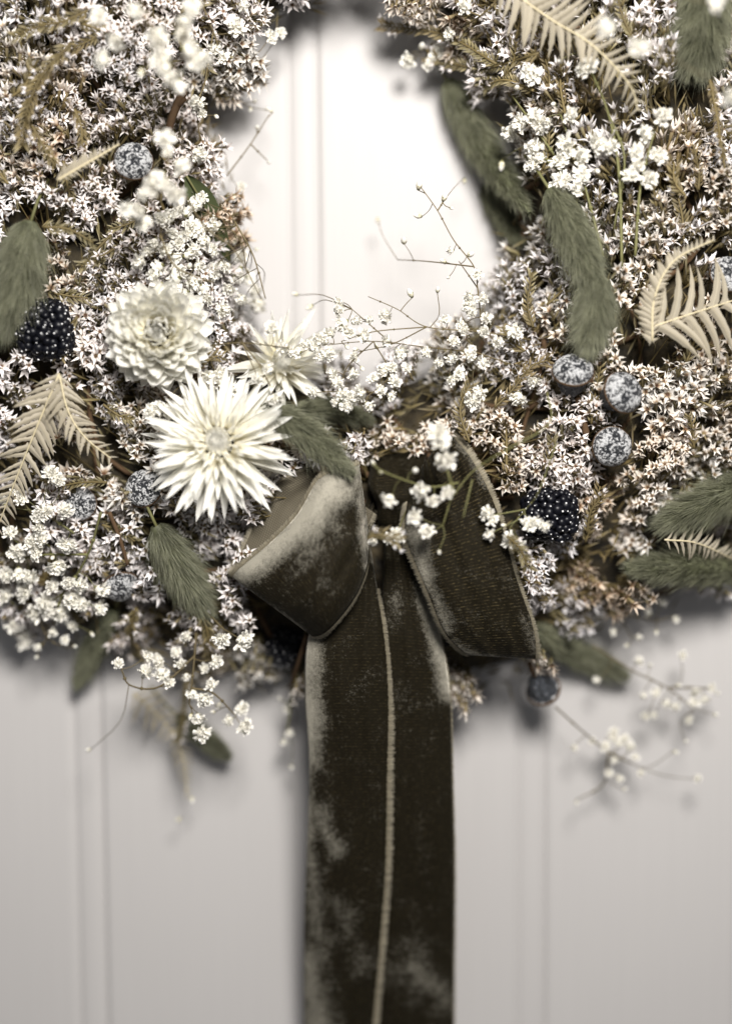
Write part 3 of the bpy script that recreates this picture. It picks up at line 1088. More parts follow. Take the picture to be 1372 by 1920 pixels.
def strawflower(px, py, lift, tilt, kind, label):
    base_p = P(px, py, surf(px, py) + lift - 8)
    ax = nrm(nrm(_cl - base_p) + np.array([tilt[0], 0, tilt[1]]))
    F = frame(ax)
    t = thing('strawflower', label, 'dried flower', base_p, 'cream strawflowers')
    rg = random.Random(int(px))
    mm = 0.001
    if kind == 'open':
        whorls = [(30, 26, -12, 7, -3), (20, 29, -4, 7, -2), (34, 27, 2, 7, -1), (22, 27, 9, 7, 0), (34, 25, 13, 7.5, .5), (32, 21, 24, 8, 2), (30, 15.5, 36, 8.6, 3.5), (30, 10.5, 50, 8.2, 5), (30, 8, 58, 7.6, 6), (30, 6, 40, 6.2, 7.0), (26, 4.5, 52, 5.2, 7.6)]
        bank, dome_r = P_SPIKE, 6.6
    elif kind == 'closed':
        whorls = [(30, 18.5, -18, 8, -4), (32, 19, -8, 8, -2), (30, 18, 4, 8, 0), (28, 16.5, 14, 8, 2), (26, 14.5, 24, 7.6, 4), (24, 12, 34, 7.0, 5.5), (20, 10, 44, 6.2, 7), (16, 8, 56, 5.2, 8), (12, 6.5, 70, 4.0, 9)]
        bank, dome_r = P_BROAD, 4.2
    else:
        whorls = [(20, 24, 25, 6, 0), (18, 21, 42, 6, 2), (15, 17, 58, 5, 4), (11, 12, 72, 4, 5)]
        bank, dome_r = P_SPIKE, 6.5
    for wi, (n, ln, el, rb, z0) in enumerate(whorls):
        for k in range(n):
            an = 2 * PI * (k + 0.5 * (wi % 2)) / n + rg.uniform(-.2, .2)
            e = math.radians(el + rg.uniform(-13, 13))
            L = ln * (rg.uniform(.70, 1.2) if kind != 'closed' else rg.uniform(.85, 1.1)) * mm
            rdir = F[:, 0] * math.cos(an) + F[:, 1] * math.sin(an)
            xd = rdir * math.cos(e) + ax * math.sin(e)
            yd = np.cross(ax, rdir)
            zd = np.cross(xd, yd)
            roll = rg.uniform(-.6, .6)
            yd2 = yd * math.cos(roll) + zd * math.sin(roll)
            zd2 = np.cross(xd, yd2)
            if kind == 'open' and rg.random() < 0.07:
                L *= 0.6
            part('petal', rg.choice(bank), t, M4(np.stack([xd, yd2, zd2], 1), rdir * rb * mm + ax * z0 * mm, L))
    # the pale button of tight small bracts
    a = Acc()
    V, T = lathe([(0.01, 1.6), (2.5, 1.5), (5.0, 1.0), (6.8, -0.6), (7.0, -3.0), (4.5, -8.0), (0.01, -9.5)], 20)
    V = V * (dome_r * 0.95 / 7.0) * mm
    bz = 9.6 if kind == 'closed' else 6.3
    a.add(V @ F.T + ax * (bz - 1.4) * mm, T, 0, np.tile([[.7, .5]], (len(V), 1)))
    for i in range(300):
        rr = math.sqrt((i + .5) / 300)
        an = i * 2.39996
        rdir = F[:, 0] * math.cos(an) + F[:, 1] * math.sin(an)
        e = math.radians(84 - 30 * rr + rg.uniform(-24, 18))
        xd = -rdir * math.cos(e) * (0.0 if rr > .75 else 0.35 if rr > .5 else -.2) + ax * math.sin(e)
        xd = nrm(xd)
        sdv = np.cross(ax, rdir)
        p = rdir * rr * dome_r * .92 * mm + ax * (bz + 1.3 * (1 - rr ** 2) * dome_r / 7) * mm
        L, w = rg.uniform(1.6, 3.6) * mm, rg.uniform(.3, .55) * mm
        g = rg.random()
        a.add([p - sdv * w * .6, p + sdv * w * .6, p + xd * L * .6 - sdv * w, p + xd * L * .6 + sdv * w, p + xd * L], [(0, 1, 3), (0, 3, 2), (2, 3, 4)], 0,
              [(.75, g), (.75, g), (.95, g), (.95, g), (1, g)])
    part('button', a.mesh('button', [M['straw']]), t, kind='stuff')
    s = Acc(); s.add(*tube([-ax * 2 * mm, -ax * 14 * mm, -ax * 26 * mm + np.array([0, 0.006, 0])], .0016, .0014, 7))
    part('stem', s.mesh('stem', [M['green_stalk']]), t)


SLAB = ['half-closed cream strawflower with rounded incurved petals', 'wide open cream strawflower with spiky pointed petals', 'blurred cream strawflower turned toward the hole of the wreath']
for s, lab in zip(STRAW, SLAB):
    strawflower(*s, lab)

# ------------------------------------------------------------------ blackberries
V0, T0 = ico(2)
rg = random.Random(4)
DRU = []
for k in range(5):
    a = Acc()
    Vd = V0 * np.array([1, 1, 0.85]) * (1 + 0.05 * NR.randn(len(V0), 1))
    a.add(Vd, T0, 0)
    if k < 4:
        off = np.array([rg.uniform(-.45, .45), rg.uniform(-.45, .45), 0.76])
        V1, T1 = ico(1)
        a.add(V1 * np.array([.21, .21, .14]) * rg.uniform(.6, 1.25) + off, T1, 1)  # small white dot on top of the drupelet
    DRU.append(a.mesh('drupelet', [M['drupe'], M['seed']]))


def blackberry(px, py, rx, ry, lift, label):
    d = surf(px, py) + lift
    c = P(px, py, d - 6)
    t = thing('blackberry', label, 'berry', c, 'black beaded berries')
    rr = np.array([rx, 0.85 * min(rx, ry), ry]) * PXM * 0.86
    a = Acc(); V, T = ico(3); a.add(V * rr * 0.93, T)
    part('flesh', a.mesh('flesh', [M['drupe']]), t)
    N = 150
    for i in range(N):
        z = 1 - 2 * (i + .5) / N
        q = math.sqrt(1 - z * z)
        an = i * 2.39996
        v = nrm(np.array([q * math.cos(an), -z, q * math.sin(an)]) + NR.normal(0, .03, 3))
        if v[1] > 0.35:
            continue
        part('drupelet', R.choice(DRU), t, M4(frame(v + NR.normal(0, .12, 3), R.uniform(0, 6)), v * rr * (1 + 0.05 * math.sin(4 * v[0] + px) + 0.05 * math.sin(5 * v[2] + py)), R.uniform(.0016, .0030) * (rx / 56)))


BLAB = ['black beaded berry with white dots below the hare tail and beside the cream fern', 'black beaded berry with two cream blossoms across it beside the bow',
        'dark berry mostly hidden behind the ribbon tail']
for b, lab in zip(BERRY, BLAB):
    blackberry(*b, lab)

# ------------------------------------------------------------------ frosted pods
rg = random.Random(21)
V, T = lathe([(0.004, 0.60), (0.09, 0.58), (0.15, 0.50), (0.30, 0.50), (0.52, 0.45), (0.74, 0.33), (0.92, 0.13), (1.0, -0.05), (1.01, -0.14), (0.95, -0.22), (0.80, -0.26), (0.004, -0.26)], 40, 0.012, rg)
acc = Acc(); acc.add(V, T)
CAP = acc.mesh('cap', [M['pod']])
V, T = lathe([(0.93, -0.10), (1.035, -0.13), (1.045, -0.20), (0.96, -0.26)], 40)
acc = Acc(); acc.add(V, T)
RIM = acc.mesh('rim', [M['wood']])
pr = [(0.86, -0.24), (0.80, -0.5), (0.66, -0.95), (0.46, -1.4), (0.24, -1.7), (0.16, -1.8)]
V, T = lathe(pr, 48)
an = np.arctan2(V[:, 1], V[:, 0])
V[:, :2] *= (1 + 0.07 * np.cos(an * 8))[:, None]
acc = Acc(); acc.add(V, T)
CUP = acc.mesh('cup', [M['cup']])
acc = Acc(); acc.add(*tube([(0, 0, -1.75), (0.05, 0, -2.6), (0.2, 0, -3.4)], .13, .10, 7))
PSTEM = acc.mesh('stem', [M['wood']])
PLAB = ['frosted grey pod at the tip of the saw-edged cream leaf', 'frosted pod showing its ribbed cup, under the bent hare tails', 'frosted pod with brown rim, right one of the close three',
        'frosted pod with a dark central spot, lowest of the close three', 'shaded blurred pod below the short cream fern', 'frosted pod with brown rim tucked under the spiky strawflower',
        'dark bluish pod hanging beside the white blossom spray', 'frosted pod cut by the frame behind the curled fern', 'blurred blue-grey ribbed pod seen from behind under the bow loop']
for (x, y, r, l, ax), lab in zip(PODS, PLAB):
    p = P(x, y, surf(x, y) + l)
    t = thing('seed_pod', lab, 'seed pod', p, 'frosted seed pods')
    axis = nrm(np.array([ax[0], -ax[2], ax[1]]))
    f = frame(axis, R.uniform(0, 6))
    s = r * PXM * 1.02
    for nm, me in (('cap', CAP), ('rim', RIM), ('cup', CUP), ('stem', PSTEM)):
        part(nm, me, t, M4(f, (0, 0, 0), s))


# ------------------------------------------------------------------ bleached ferns
def leaflet_mesh(curl, teeth, wid, rng):
    V, K = [], []
    nu, nv = 13, 5
    g = rng.random()
    rough = [rng.uniform(.82, 1.15) for _ in range(nu)]
    for i in range(nu):
        u = i / (nu - 1)
        hw = wid * (1 - 0.5 * u) * min(1, ((1 - u) * 2.2) ** 0.6 if u > .55 else 1) * rough[i]
        hw *= 1 + 0.10 * math.sin(u * 26 + g * 6)
        if i == 0:
            hw *= 1.7
        y0 = curl * u * u
        for j in range(nv):
            v = j / (nv - 1) * 2 - 1
            V.append((u, y0 + v * hw, 0.05 * math.sin(u * 3) - abs(v) * hw * 0.5 + (0.02 if j == 2 else 0)))
            K.append((0.0 if j == 2 else (0.9 if abs(v) < 1 else 0.6), g))
    return np.array(V), grid_tris(nu, nv), np.zeros((nu - 1) * (nv - 1) * 2), np.array(K)


rng = random.Random(14)


def fern(path, ln, lift, curl, taper, label):
    pts = catmull([P(x, y, surf(x, y) + lift) for x, y in path], 60)
    seg = np.linalg.norm(np.diff(pts, axis=0), axis=1)
    L = seg.sum()
    t = thing('fern_frond', label, 'dried fern', pts[0], 'bleached fern fronds')
    off = pts[0]
    a = Acc(); a.add(*tube(pts[::3], 0.0005, 0.0003, 6))
    part('rib', a.mesh('rib', [M['rib']], off=off), t)
    gap = {0: 15.5, 1: 14.5, 2: 25, 3: 9}[taper] * PXM
    n = int(L / gap)
    wid = {0: .095, 1: .11, 2: .078, 3: .26}[taper]
    bank = [[make_mesh('leaflet', *leaflet_mesh(curl * s * rng.uniform(.6, 1.4), taper, wid * rng.uniform(.85, 1.15), rng), [M['fern']]) for _ in range(3)] for s in (1, -1)]
    cum = np.concatenate([[0], np.cumsum(seg)])
    for i in range(n):
        u = (i + .4) / n
        k = min(58, max(0, np.searchsorted(cum, u * L) - 1))
        p = pts[k]
        tg = nrm(pts[k + 1] - pts[k])
        nv = nrm(nrm(_cl - p) + np.array([R.gauss(0, .1), 0, R.gauss(0, .1)]))
        for s in (1, -1):
            sd = nrm(np.cross(nv, tg)) * s
            prof_l = (1 - 0.78 * u ** 1.4) * min(1, .55 + u * 3) if taper != 2 else (1 - .3 * u)
            LL = ln * PXM * prof_l * R.uniform(.82, 1.10)
            if taper == 3 and s < 0:
                LL *= 0.55
            ang = math.radians((56 if taper != 3 else 50) + R.uniform(-11, 11))
            xd = nrm(tg * math.cos(ang) + sd * math.sin(ang) - nv * R.uniform(-.05, .16))
            zd = nrm(nv - xd * (nv @ xd))
            yd = np.cross(zd, xd)
            part('leaflet', R.choice(bank[0 if s > 0 else 1]), t, M4(np.stack([xd, yd, zd], 1), p - off, (LL, LL if taper != 3 else LL * .8, LL)))


FLAB = ['long cream fern frond running down past the blackberry', 'short cream fern frond fanning out beside the longer one', 'small saw-edged cream leaf pointing at a frosted pod',
        'feathery cream fern frond crossing the top of the wreath', 'cream fern frond with long curled fingers behind star florets', 'narrow saw-edged cream frond arching over the curled one',
        'cream fern tip between the two level hare tails', 'blurred cream frond hanging below the ring', 'blurred cream leaf tip dangling under the thin dark spike']
for f, lab in zip(FERNS, FLAB):
    fern(*f, lab)


# ------------------------------------------------------------------ gypsophila
def blossom_mesh(rng, npet=44):
    a = Acc()
    npet = rng.randint(24, 40)
    for i in range(npet):
        u = (i + .5) / npet
        el = math.radians(86 - 96 * u ** 0.75) + rng.uniform(-.12, .12)
        an = i * 2.39996 + rng.uniform(-.25, .25)
        x = np.array([math.cos(an) * math.cos(el), math.sin(an) * math.cos(el), math.sin(el)])
        sd = nrm(np.array([-math.sin(an), math.cos(an), 0]) + np.array([rng.gauss(0, .35), rng.gauss(0, .35), rng.gauss(0, .35)]))
        up = np.cross(x, sd)
        L = rng.uniform(.66, 1.12) * (0.84 + .18 * u)
        w = rng.uniform(.20, .30)
        g = rng.random()
        V, K = [], []
        for (r, hw) in ((0.12, .3), (.55, .75), (.86, 1.0), (1.0, .9)):
            for j, v in enumerate((-1, -.33, .33, 1)):
                jag = (0.07 * (1 if j in (1,) else -1) * rng.uniform(.3, 1.2)) if r == 1.0 else 0
                V.append(x * (r + jag) * L + sd * v * hw * w + up * (0.13 * math.sin(v * 4 + i) * r + 0.10 * r * r * rng.uniform(.6, 1.2)))
                K.append((r, g))
        a.add(V, grid_tris(4, 4), 0, K)
    V = [v * 0.52 for v in V0]
    a.add(V, T0, 0, np.tile([[.45, .5]], (len(V0), 1)))
    return a.mesh('blossom', [M['gyp']])


def sepal_mesh(rng, bud=False):
    a = Acc()
    V, T = lathe([(0.05, -.62), (.22, -.5), (.34, -.2), (.36, .0)], 8)
    a.add(V, T, 0, np.stack([np.full(len(V), .2), np.full(len(V), .5)], 1))
    for k in range(5):
        an = 2 * PI * k / 5
        ca, sa = math.cos(an), math.sin(an)
        rows = [(.30, .16, -.15), (.44, .14, .12), (.40 if bud else .54, 0, .42)]
        a.add([(rows[0][0] * ca - rows[0][1] * sa, rows[0][0] * sa + rows[0][1] * ca, rows[0][2]), (rows[0][0] * ca + rows[0][1] * sa, rows[0][0] * sa - rows[0][1] * ca, rows[0][2]),
               (rows[1][0] * ca - rows[1][1] * sa, rows[1][0] * sa + rows[1][1] * ca, rows[1][2]), (rows[1][0] * ca + rows[1][1] * sa, rows[1][0] * sa - rows[1][1] * ca, rows[1][2]),
               (rows[2][0] * ca, rows[2][0] * sa, rows[2][2])], [(0, 1, 3), (0, 3, 2), (2, 3, 4)], 0, [(.3, .5)] * 4 + [(1, .5)])
    return a.mesh('calyx', [M['sepal']])


rng = random.Random(8)
BLOS = [blossom_mesh(rng) for _ in range(7)]
CAL = sepal_mesh(rng)
a = Acc()
V, T = lathe([(0.02, 1.0), (.2, .88), (.40, .5), (.46, .1), (.36, -.25), (.1, -.45)], 8)
a.add(V, T, 0, np.stack([np.clip(V[:, 2], 0.1, 1), np.full(len(V), .5)], 1))
BUD = a.mesh('bud', [M['gyp']])
BCAL = sepal_mesh(rng, True)


def spray(label, lines, blossoms, buds=(), dep=None, thick=0.00045, mat='thin_stalk', face=0.55):
    """lines: (x, y, depth) polylines of stalk; a blossom is (x, y, width px[, depth]); each gets a thread to the nearest stalk"""
    def dd(q, lift=9.0):
        if len(q) > (2 if lift is None else 3) and q[-1] is not None:
            return q[-1]
        return dep if dep is not None else float(surf(q[0], q[1])) + 9.0
    L3 = []
    for ln in lines:
        pts = [P(q[0], q[1], q[2] if len(q) > 2 else (dep if dep is not None else float(surf(q[0], q[1])) + 5)) for q in ln]
        L3.append(catmull(pts, 6 * len(pts)))
    off = L3[0][0]
    t = thing('gypsophila_spray', label, 'dried flower', off, 'gypsophila sprays')
    st = Acc()
    for c in L3:
        st.add(*tube(c, thick, thick * .6, 5, R.random()))
        for k in range(5, len(c) - 3, 7):
            V1, T1 = ico(1)
            st.add(V1 * thick * 1.7 + c[k], T1)
    nodes = np.concatenate([c[1:] for c in L3])
    ends = []
    for (q, isbud) in [(b, False) for b in blossoms] + [(b, True) for b in buds]:
        p = P(q[0], q[1], dd(q))
        ds = np.linalg.norm(nodes - p, axis=1)
        ds[ds < 0.0035] = 9
        k = int(ds.argmin())
        a0 = nodes[k]
        v = p - a0
        ax = nrm(nrm(v) * (1 - face) + nrm(_cl - p) * face + NR.normal(0, .28, 3))
        s = q[2] * PXM * (0.52 if not isbud else 0.5)
        foot = p - ax * s * 0.62
        mid = (a0 + foot) / 2 + np.array([R.gauss(0, .08), 0.02, R.gauss(0, .08)]) * np.linalg.norm(v)
        if np.linalg.norm(v) < 0.06:
            st.add(*tube(catmull([a0, mid, foot], 7), 0.00022, 0.00018, 4, R.random()))
        f = frame(ax, R.uniform(0, 6))
        if isbud:
            b = part('bud', BUD, t, M4(f, p - off, s * 1.15))
            part('calyx', BCAL, b)
        else:
            sc_ = s * R.uniform(.94, 1.06)
            b = part('blossom', R.choice(BLOS), t, M4(f, p - off, (sc_ * R.uniform(.85, 1.12), sc_ * R.uniform(.78, 1.0), sc_ * R.uniform(.85, 1.1))))
            part('calyx', CAL, b)
    part('stem', st.mesh('stem', [M[mat]], off=off), t)


spray('blurred near blossom spray hanging down from the top edge', [[(250, -60, 75), (270, 20, 92), (300, 80, 104), (330, 130, 104)], [(270, 20, 90), (350, 60, 100)]],
      [(298, 72, 44), (340, 62, 42), (378, 108, 42), (303, 112, 44), (352, 92, 44), (322, 145, 42), (337, 160, 36), (368, 118, 40), (288, 60, 40), (218, 76, 42), (196, 112, 40),
       (345, 40, 44), (362, 18, 40), (185, 28, 40), (310, 128, 42), (255, 20, 38)], [(265, 135, 22)], dep=92)
spray('sparse blossoms on thin stems at the upper left edge of the hole', [[(360, -40), (400, 60), (430, 140), (460, 200)], [(400, 60), (385, 150), (370, 200), (375, 260)]],
      [(440, 50, 46), (402, 92, 32), (420, 108, 30), (508, 70, 34), (370, 195, 36), (376, 212, 28), (372, 290, 34), (525, 62, 26), (455, 10, 30)], [(385, 170, 16), (405, 218, 16), (478, 190, 16), (470, 205, 14), (500, 205, 14)])
spray('loose blossom spray spilling over the left edge of the hole', [[(300, 240, 85), (315, 300, 92), (300, 370, 92)], [(330, 330, 80), (380, 420, 76), (440, 470, 74), (490, 560, 72)], [(300, 440, 74), (330, 500, 74), (400, 530, 74)],
      [(440, 415, 60), (475, 480, 62), (498, 560, 66)]],
      [(310, 262, 36, 90), (312, 288, 28, 90), (338, 310, 38, 90), (300, 330, 34, 89), (284, 348, 42, 89), (310, 345, 34, 94), (245, 392, 46, 90), (270, 365, 28, 94), (330, 366, 44, 92),
       (318, 408, 40), (300, 412, 36), (335, 395, 34), (370, 385, 40), (378, 372, 30), (402, 424, 40), (360, 428, 40), (348, 440, 30), (378, 428, 34),
       (262, 490, 38), (290, 516, 36), (300, 538, 36), (328, 482, 30), (332, 512, 42), (330, 525, 34), (352, 478, 34), (362, 526, 44), (362, 470, 34), (400, 468, 34), (398, 508, 42), (412, 498, 34),
       (452, 480, 34), (446, 512, 46), (480, 545, 34), (484, 570, 42), (416, 580, 44), (344, 585, 40), (310, 470, 34), (290, 455, 34), (275, 470, 30), (345, 550, 36), (380, 540, 34), (430, 540, 34), (385, 450, 34), (425, 500, 36), (465, 520, 34), (335, 455, 32), (372, 500, 34), (300, 500, 34), (322, 440, 34), (390, 560, 30), (455, 560, 32), (270, 420, 34, 84), (262, 395, 34, 92), (350, 400, 32)], [(355, 500, 20), (440, 450, 18), (480, 468, 12)])
spray('small spray nodding in front of the blurred strawflower', [[(395, 648, 66), (455, 643, 72), (540, 652, 72)], [(455, 643, 72), (490, 690, 74), (512, 738, 74)], [(455, 643, 72), (480, 700, 74)]],
      [(510, 616, 34, 72), (524, 650, 30, 70), (500, 690, 30, 74), (484, 710, 30, 74), (514, 748, 36, 74), (450, 735, 40, 64), (396, 705, 40, 64), (412, 700, 34, 64), (545, 660, 30, 62)], [(508, 728, 18, 74)], thick=.0004)
spray('wide airy spray crossing the lower part of the hole', [[(1010, 640, 48), (900, 622, 58), (800, 613, 62), (745, 580, 62), (690, 556, 60)], [(800, 613, 62), (735, 645, 62), (670, 660, 62)], [(880, 660, 58), (790, 650, 62), (700, 640, 64), (600, 648, 62)],
      [(800, 613, 62), (700, 622, 64), (640, 640, 62)], [(700, 640, 64), (650, 690, 62), (640, 735, 60)], [(700, 640, 64), (730, 700, 60), (700, 735, 60)], [(890, 660, 60), (975, 690, 56), (1060, 730, 60)], [(735, 645, 62), (660, 580, 62)]],
      [(572, 646, 28), (598, 636, 28), (616, 662, 38), (600, 668, 26), (680, 630, 36), (643, 606, 34), (638, 580, 30), (634, 565, 22), (724, 592, 36), (640, 740, 34), (676, 738, 34), (712, 732, 32), (732, 742, 24), (634, 718, 28),
       (586, 736, 26), (748, 660, 40), (720, 695, 34), (735, 690, 26), (850, 640, 26), (846, 712, 28), (886, 752, 40), (965, 620, 40), (970, 745, 44), (880, 662, 32), (845, 672, 26), (820, 680, 26), (628, 755, 22), (905, 620, 28),
       (660, 700, 26), (700, 710, 28), (655, 625, 30), (668, 600, 26), (620, 625, 28), (590, 650, 30), (560, 660, 26), (650, 760, 28), (690, 760, 24), (740, 715, 30), (760, 690, 26), (625, 700, 28), (655, 745, 30), (725, 640, 30), (800, 660, 26), (835, 600, 28), (860, 700, 30), (905, 680, 30), (930, 640, 28), (870, 620, 24), (900, 735, 30), (610, 640, 26), (665, 668, 28), (690, 600, 22), (1000, 715, 34)],
      [(770, 552, 22), (678, 690, 16), (820, 545, 16), (668, 655, 14), (555, 552, 16, 34), (582, 575, 20, 38), (705, 650, 14), (650, 650, 16)], dep=62, thick=.00032)
spray('upright bare twiglet with buds against the pale hole', [[(905, 640, 50), (895, 540, 56), (888, 500, 58), (850, 450, 60), (820, 395, 60), (788, 350, 60)], [(888, 500, 58), (800, 490, 46), (745, 487, 36)], [(820, 395, 60), (835, 372, 56)], [(895, 540, 56), (860, 490, 48)]],
      [(880, 570, 36), (883, 585, 30), (895, 516, 28), (880, 555, 24), (845, 470, 18), (905, 560, 28), (865, 610, 30), (912, 598, 30)], [(785, 350, 22), (832, 372, 20), (785, 405, 20, 50), (757, 453, 22, 50), (708, 412, 16, 20), (832, 490, 16), (870, 338, 16, 25), (845, 390, 12), (880, 478, 20, 50), (840, 520, 12)], dep=58, thick=.00036)
spray('near blurred spray hanging in front of the bow', [[(1025, 735, 78), (1028, 795, 84), (940, 848, 94), (885, 885, 87), (845, 935, 88)], [(860, 905, 87), (800, 912, 87), (720, 885, 92), (698, 868, 92)], [(845, 935, 88), (830, 985, 86)], [(850, 920, 102), (835, 870, 90), (823, 815, 92)],
      [(885, 900, 86), (868, 970, 92)]],
      [(822, 812, 44, 92), (826, 832, 36, 91), (836, 862, 44, 90), (730, 936, 38, 88), (790, 922, 42, 88), (778, 970, 36, 88), (800, 998, 36, 86), (838, 925, 32, 90), (812, 940, 30, 88)],
      [(700, 870, 14, 90), (713, 886, 14, 90), (790, 912, 16, 96), (778, 882, 22, 91), (823, 1034, 12, 92), (818, 868, 14, 87)], dep=87, thick=.00042, mat='green_stalk')
spray('short spray lying across the edge of the wide bow loop', [[(1042, 830, 76), (1010, 920, 84), (985, 955, 77), (955, 990, 79)], [(985, 955, 77), (930, 965, 79), (912, 968, 79)], [(970, 975, 78), (920, 1000, 79)]],
      [(913, 962, 32, 80), (922, 975, 26, 80), (918, 1002, 30, 80), (955, 1012, 34, 80), (972, 1018, 28, 80), (990, 982, 34, 80), (1020, 986, 28, 80), (1002, 978, 28, 80), (660, 1005, 20, 70)], [(945, 985, 14, 79)], thick=.00035, mat='green_stalk')
spray('pale blossoms tucked in the middle of the bow', [[(760, 960, 66), (740, 1000, 76), (700, 1010, 78)]], [(740, 1000, 28, 82), (748, 1010, 22, 82), (726, 1010, 24, 80), (700, 1015, 22, 80)], thick=.0003, mat='green_stalk')
spray('thick cluster of white blossoms on green stems beside the bent hare tails', [[(1165, 500), (1160, 330), (1140, 215), (1105, 130), (1085, 100)], [(1140, 215), (1170, 300), (1150, 430)], [(1110, 470), (1060, 330), (1010, 250), (960, 180)], [(1130, 480), (1090, 330), (1050, 215)], [(1190, 480), (1200, 350), (1225, 250)], [(1060, 330), (990, 270)]],
      [(975, 232, 44), (955, 246, 42), (998, 222, 44), (1012, 236, 40), (1025, 228, 32), (1002, 278, 44), (1000, 308, 40), (1012, 300, 34), (1060, 272, 46), (1048, 302, 38), (1064, 280, 36), (1090, 294, 40), (1088, 326, 38),
       (1048, 345, 44), (1056, 335, 34), (1082, 355, 34), (1120, 270, 44), (1142, 274, 40), (1190, 285, 34), (1232, 294, 40), (1180, 332, 38), (1215, 334, 38), (1240, 218, 40), (995, 138, 46), (1098, 128, 42), (1068, 215, 36), (1210, 250, 36), (1195, 310, 30), (1092, 70, 30)],
      [(940, 308, 24), (968, 165, 20), (1090, 330, 18), (1048, 115, 18), (1038, 195, 16), (1150, 365, 16), (1118, 320, 18), (1205, 420, 16)], thick=.00075, mat='green_stalk')
spray('two blurred near blossoms in front of the feathery fern', [[(1230, -30, 96), (1190, 40, 106), (1160, 60, 108)]], [(1138, 52, 44, 110), (1198, 86, 46, 108), (1340, 10, 34, 100), (1372, 180, 40, 110)], [], dep=106, thick=.0003)
spray('nodding blossoms at the top tip of the hole', [[(960, -30), (900, 30), (830, 70), (790, 95)], [(900, 30), (860, 15)], [(830, 70), (815, 30)]],
      [(766, 112, 36), (822, 96, 40), (812, 108, 30), (802, 120, 32), (872, 12, 38), (845, 64, 30)], [(790, 88, 24), (756, 125, 14), (1052, 45, 16)], thick=.0005)
spray('heavy white blossom spray at the lower edge beside the pods', [[(190, 960), (165, 1040), (120, 1110), (60, 1150)], [(165, 1040), (90, 1040), (30, 1050)], [(140, 1000), (80, 960)], [(120, 1110), (100, 1160)]],
      [(96, 888, 40), (110, 900, 30), (75, 968, 34), (88, 960, 36), (30, 920, 34), (40, 935, 30), (122, 958, 38), (82, 962, 34), (36, 1075, 44), (62, 1020, 40), (80, 1012, 36), (70, 1035, 38), (126, 1022, 42), (32, 1036, 40), (56, 1082, 40),
       (108, 1062, 44), (48, 1112, 42), (86, 1132, 40), (138, 1125, 44), (150, 1098, 38), (130, 1092, 36), (188, 1106, 40), (184, 1140, 38), (10, 1120, 40), (40, 1190, 50), (28, 1172, 42), (45, 1205, 36), (90, 1145, 38), (115, 1150, 44), (66, 1150, 40),
       (12, 1080, 36), (98, 1100, 36), (155, 1135, 34), (20, 1000, 34), (75, 990, 32), (8, 940, 30)], [(172, 1188, 16), (10, 1160, 18), (100, 1045, 16)], thick=.0007, mat='green_stalk')
spray('dangling blossom spray below the ring', [[(370, 1130, 46), (365, 1230, 54), (355, 1320, 58)], [(365, 1230, 54), (300, 1287, 58), (245, 1285, 58), (228, 1255, 58)], [(358, 1290, 56), (400, 1300, 56), (440, 1340, 50)], [(370, 1130, 46), (420, 1180, 58)]],
      [(222, 1245, 28, 58), (272, 1262, 38, 58), (305, 1268, 38, 58), (318, 1282, 28, 58), (276, 1232, 30, 54), (295, 1235, 22, 50), (385, 1310, 40, 60), (380, 1374, 44, 58), (458, 1362, 36, 54), (455, 1328, 30, 48), (415, 1198, 36, 62), (455, 1200, 40, 62), (382, 1255, 30, 52), (350, 1268, 26, 52), (410, 1322, 20, 46), (362, 1300, 32, 56), (340, 1248, 30, 54), (372, 1345, 30, 58), (398, 1285, 30, 56), (330, 1225, 30, 50), (300, 1245, 28, 54), (430, 1350, 28, 50), (405, 1240, 30, 58), (350, 1195, 30, 54)],
      [(358, 1342, 16, 58), (167, 1406, 16, 40), (360, 1498, 18, 24), (336, 1536, 16, 20), (302, 1238, 16, 54), (400, 1335, 16, 50)], thick=.0006)
spray('blurred pale sprays spread on the door under the wide bow loop', [[(1110, 1210, 24), (1180, 1255, 24), (1250, 1290, 24), (1300, 1330, 24)], [(1040, 1325, 28), (1090, 1370, 26), (1140, 1410, 24), (1180, 1430, 22)], [(1140, 1410, 24), (1130, 1470, 20), (1080, 1500, 18)], [(1250, 1290, 24), (1330, 1290, 22)], [(1140, 1410, 24), (1200, 1440, 20)]],
      [(1196, 1240, 26), (1210, 1343, 24), (1250, 1318, 26), (1300, 1318, 30), (1302, 1296, 26), (1148, 1382, 30), (1160, 1394, 28), (1180, 1402, 26), (1076, 1402, 20), (1305, 1460, 22), (1278, 1230, 26), (1332, 1290, 22), (1205, 1305, 20), (1150, 1372, 24), (1200, 1450, 16), (1140, 1450, 22), (1290, 1350, 22), (1160, 1460, 20), (1120, 1275, 20), (1230, 1300, 24), (1265, 1325, 22), (1135, 1400, 26), (1170, 1385, 26), (1190, 1420, 22), (1150, 1425, 22), (1320, 1310, 22), (1110, 1390, 20), (1225, 1340, 20)],
      [(1218, 1248, 16), (1270, 1285, 16), (1340, 1340, 16), (1265, 1410, 16), (1170, 1480, 14), (1080, 1505, 14), (1345, 1300, 16), (1285, 1390, 16)], dep=24, thick=.0005)
spray('blurred sprig hanging beside the ribbon tail', [[(575, 1180, 30), (552, 1290, 28), (538, 1370, 24)], [(556, 1270, 28), (540, 1330, 22)]], [(542, 1372, 28, 24), (532, 1390, 22, 24), (540, 1330, 20, 22)], [(546, 1438, 16, 20), (524, 1310, 14, 22)], dep=24, thick=.0007, mat='green_stalk')
spray('white blossoms among star florets under the strawflower pair', [[(360, 660), (380, 700), (420, 735)]], [(300, 765, 36), (285, 772, 40), (318, 772, 34), (415, 715, 34)], [(350, 640, 14)], thick=.0004)

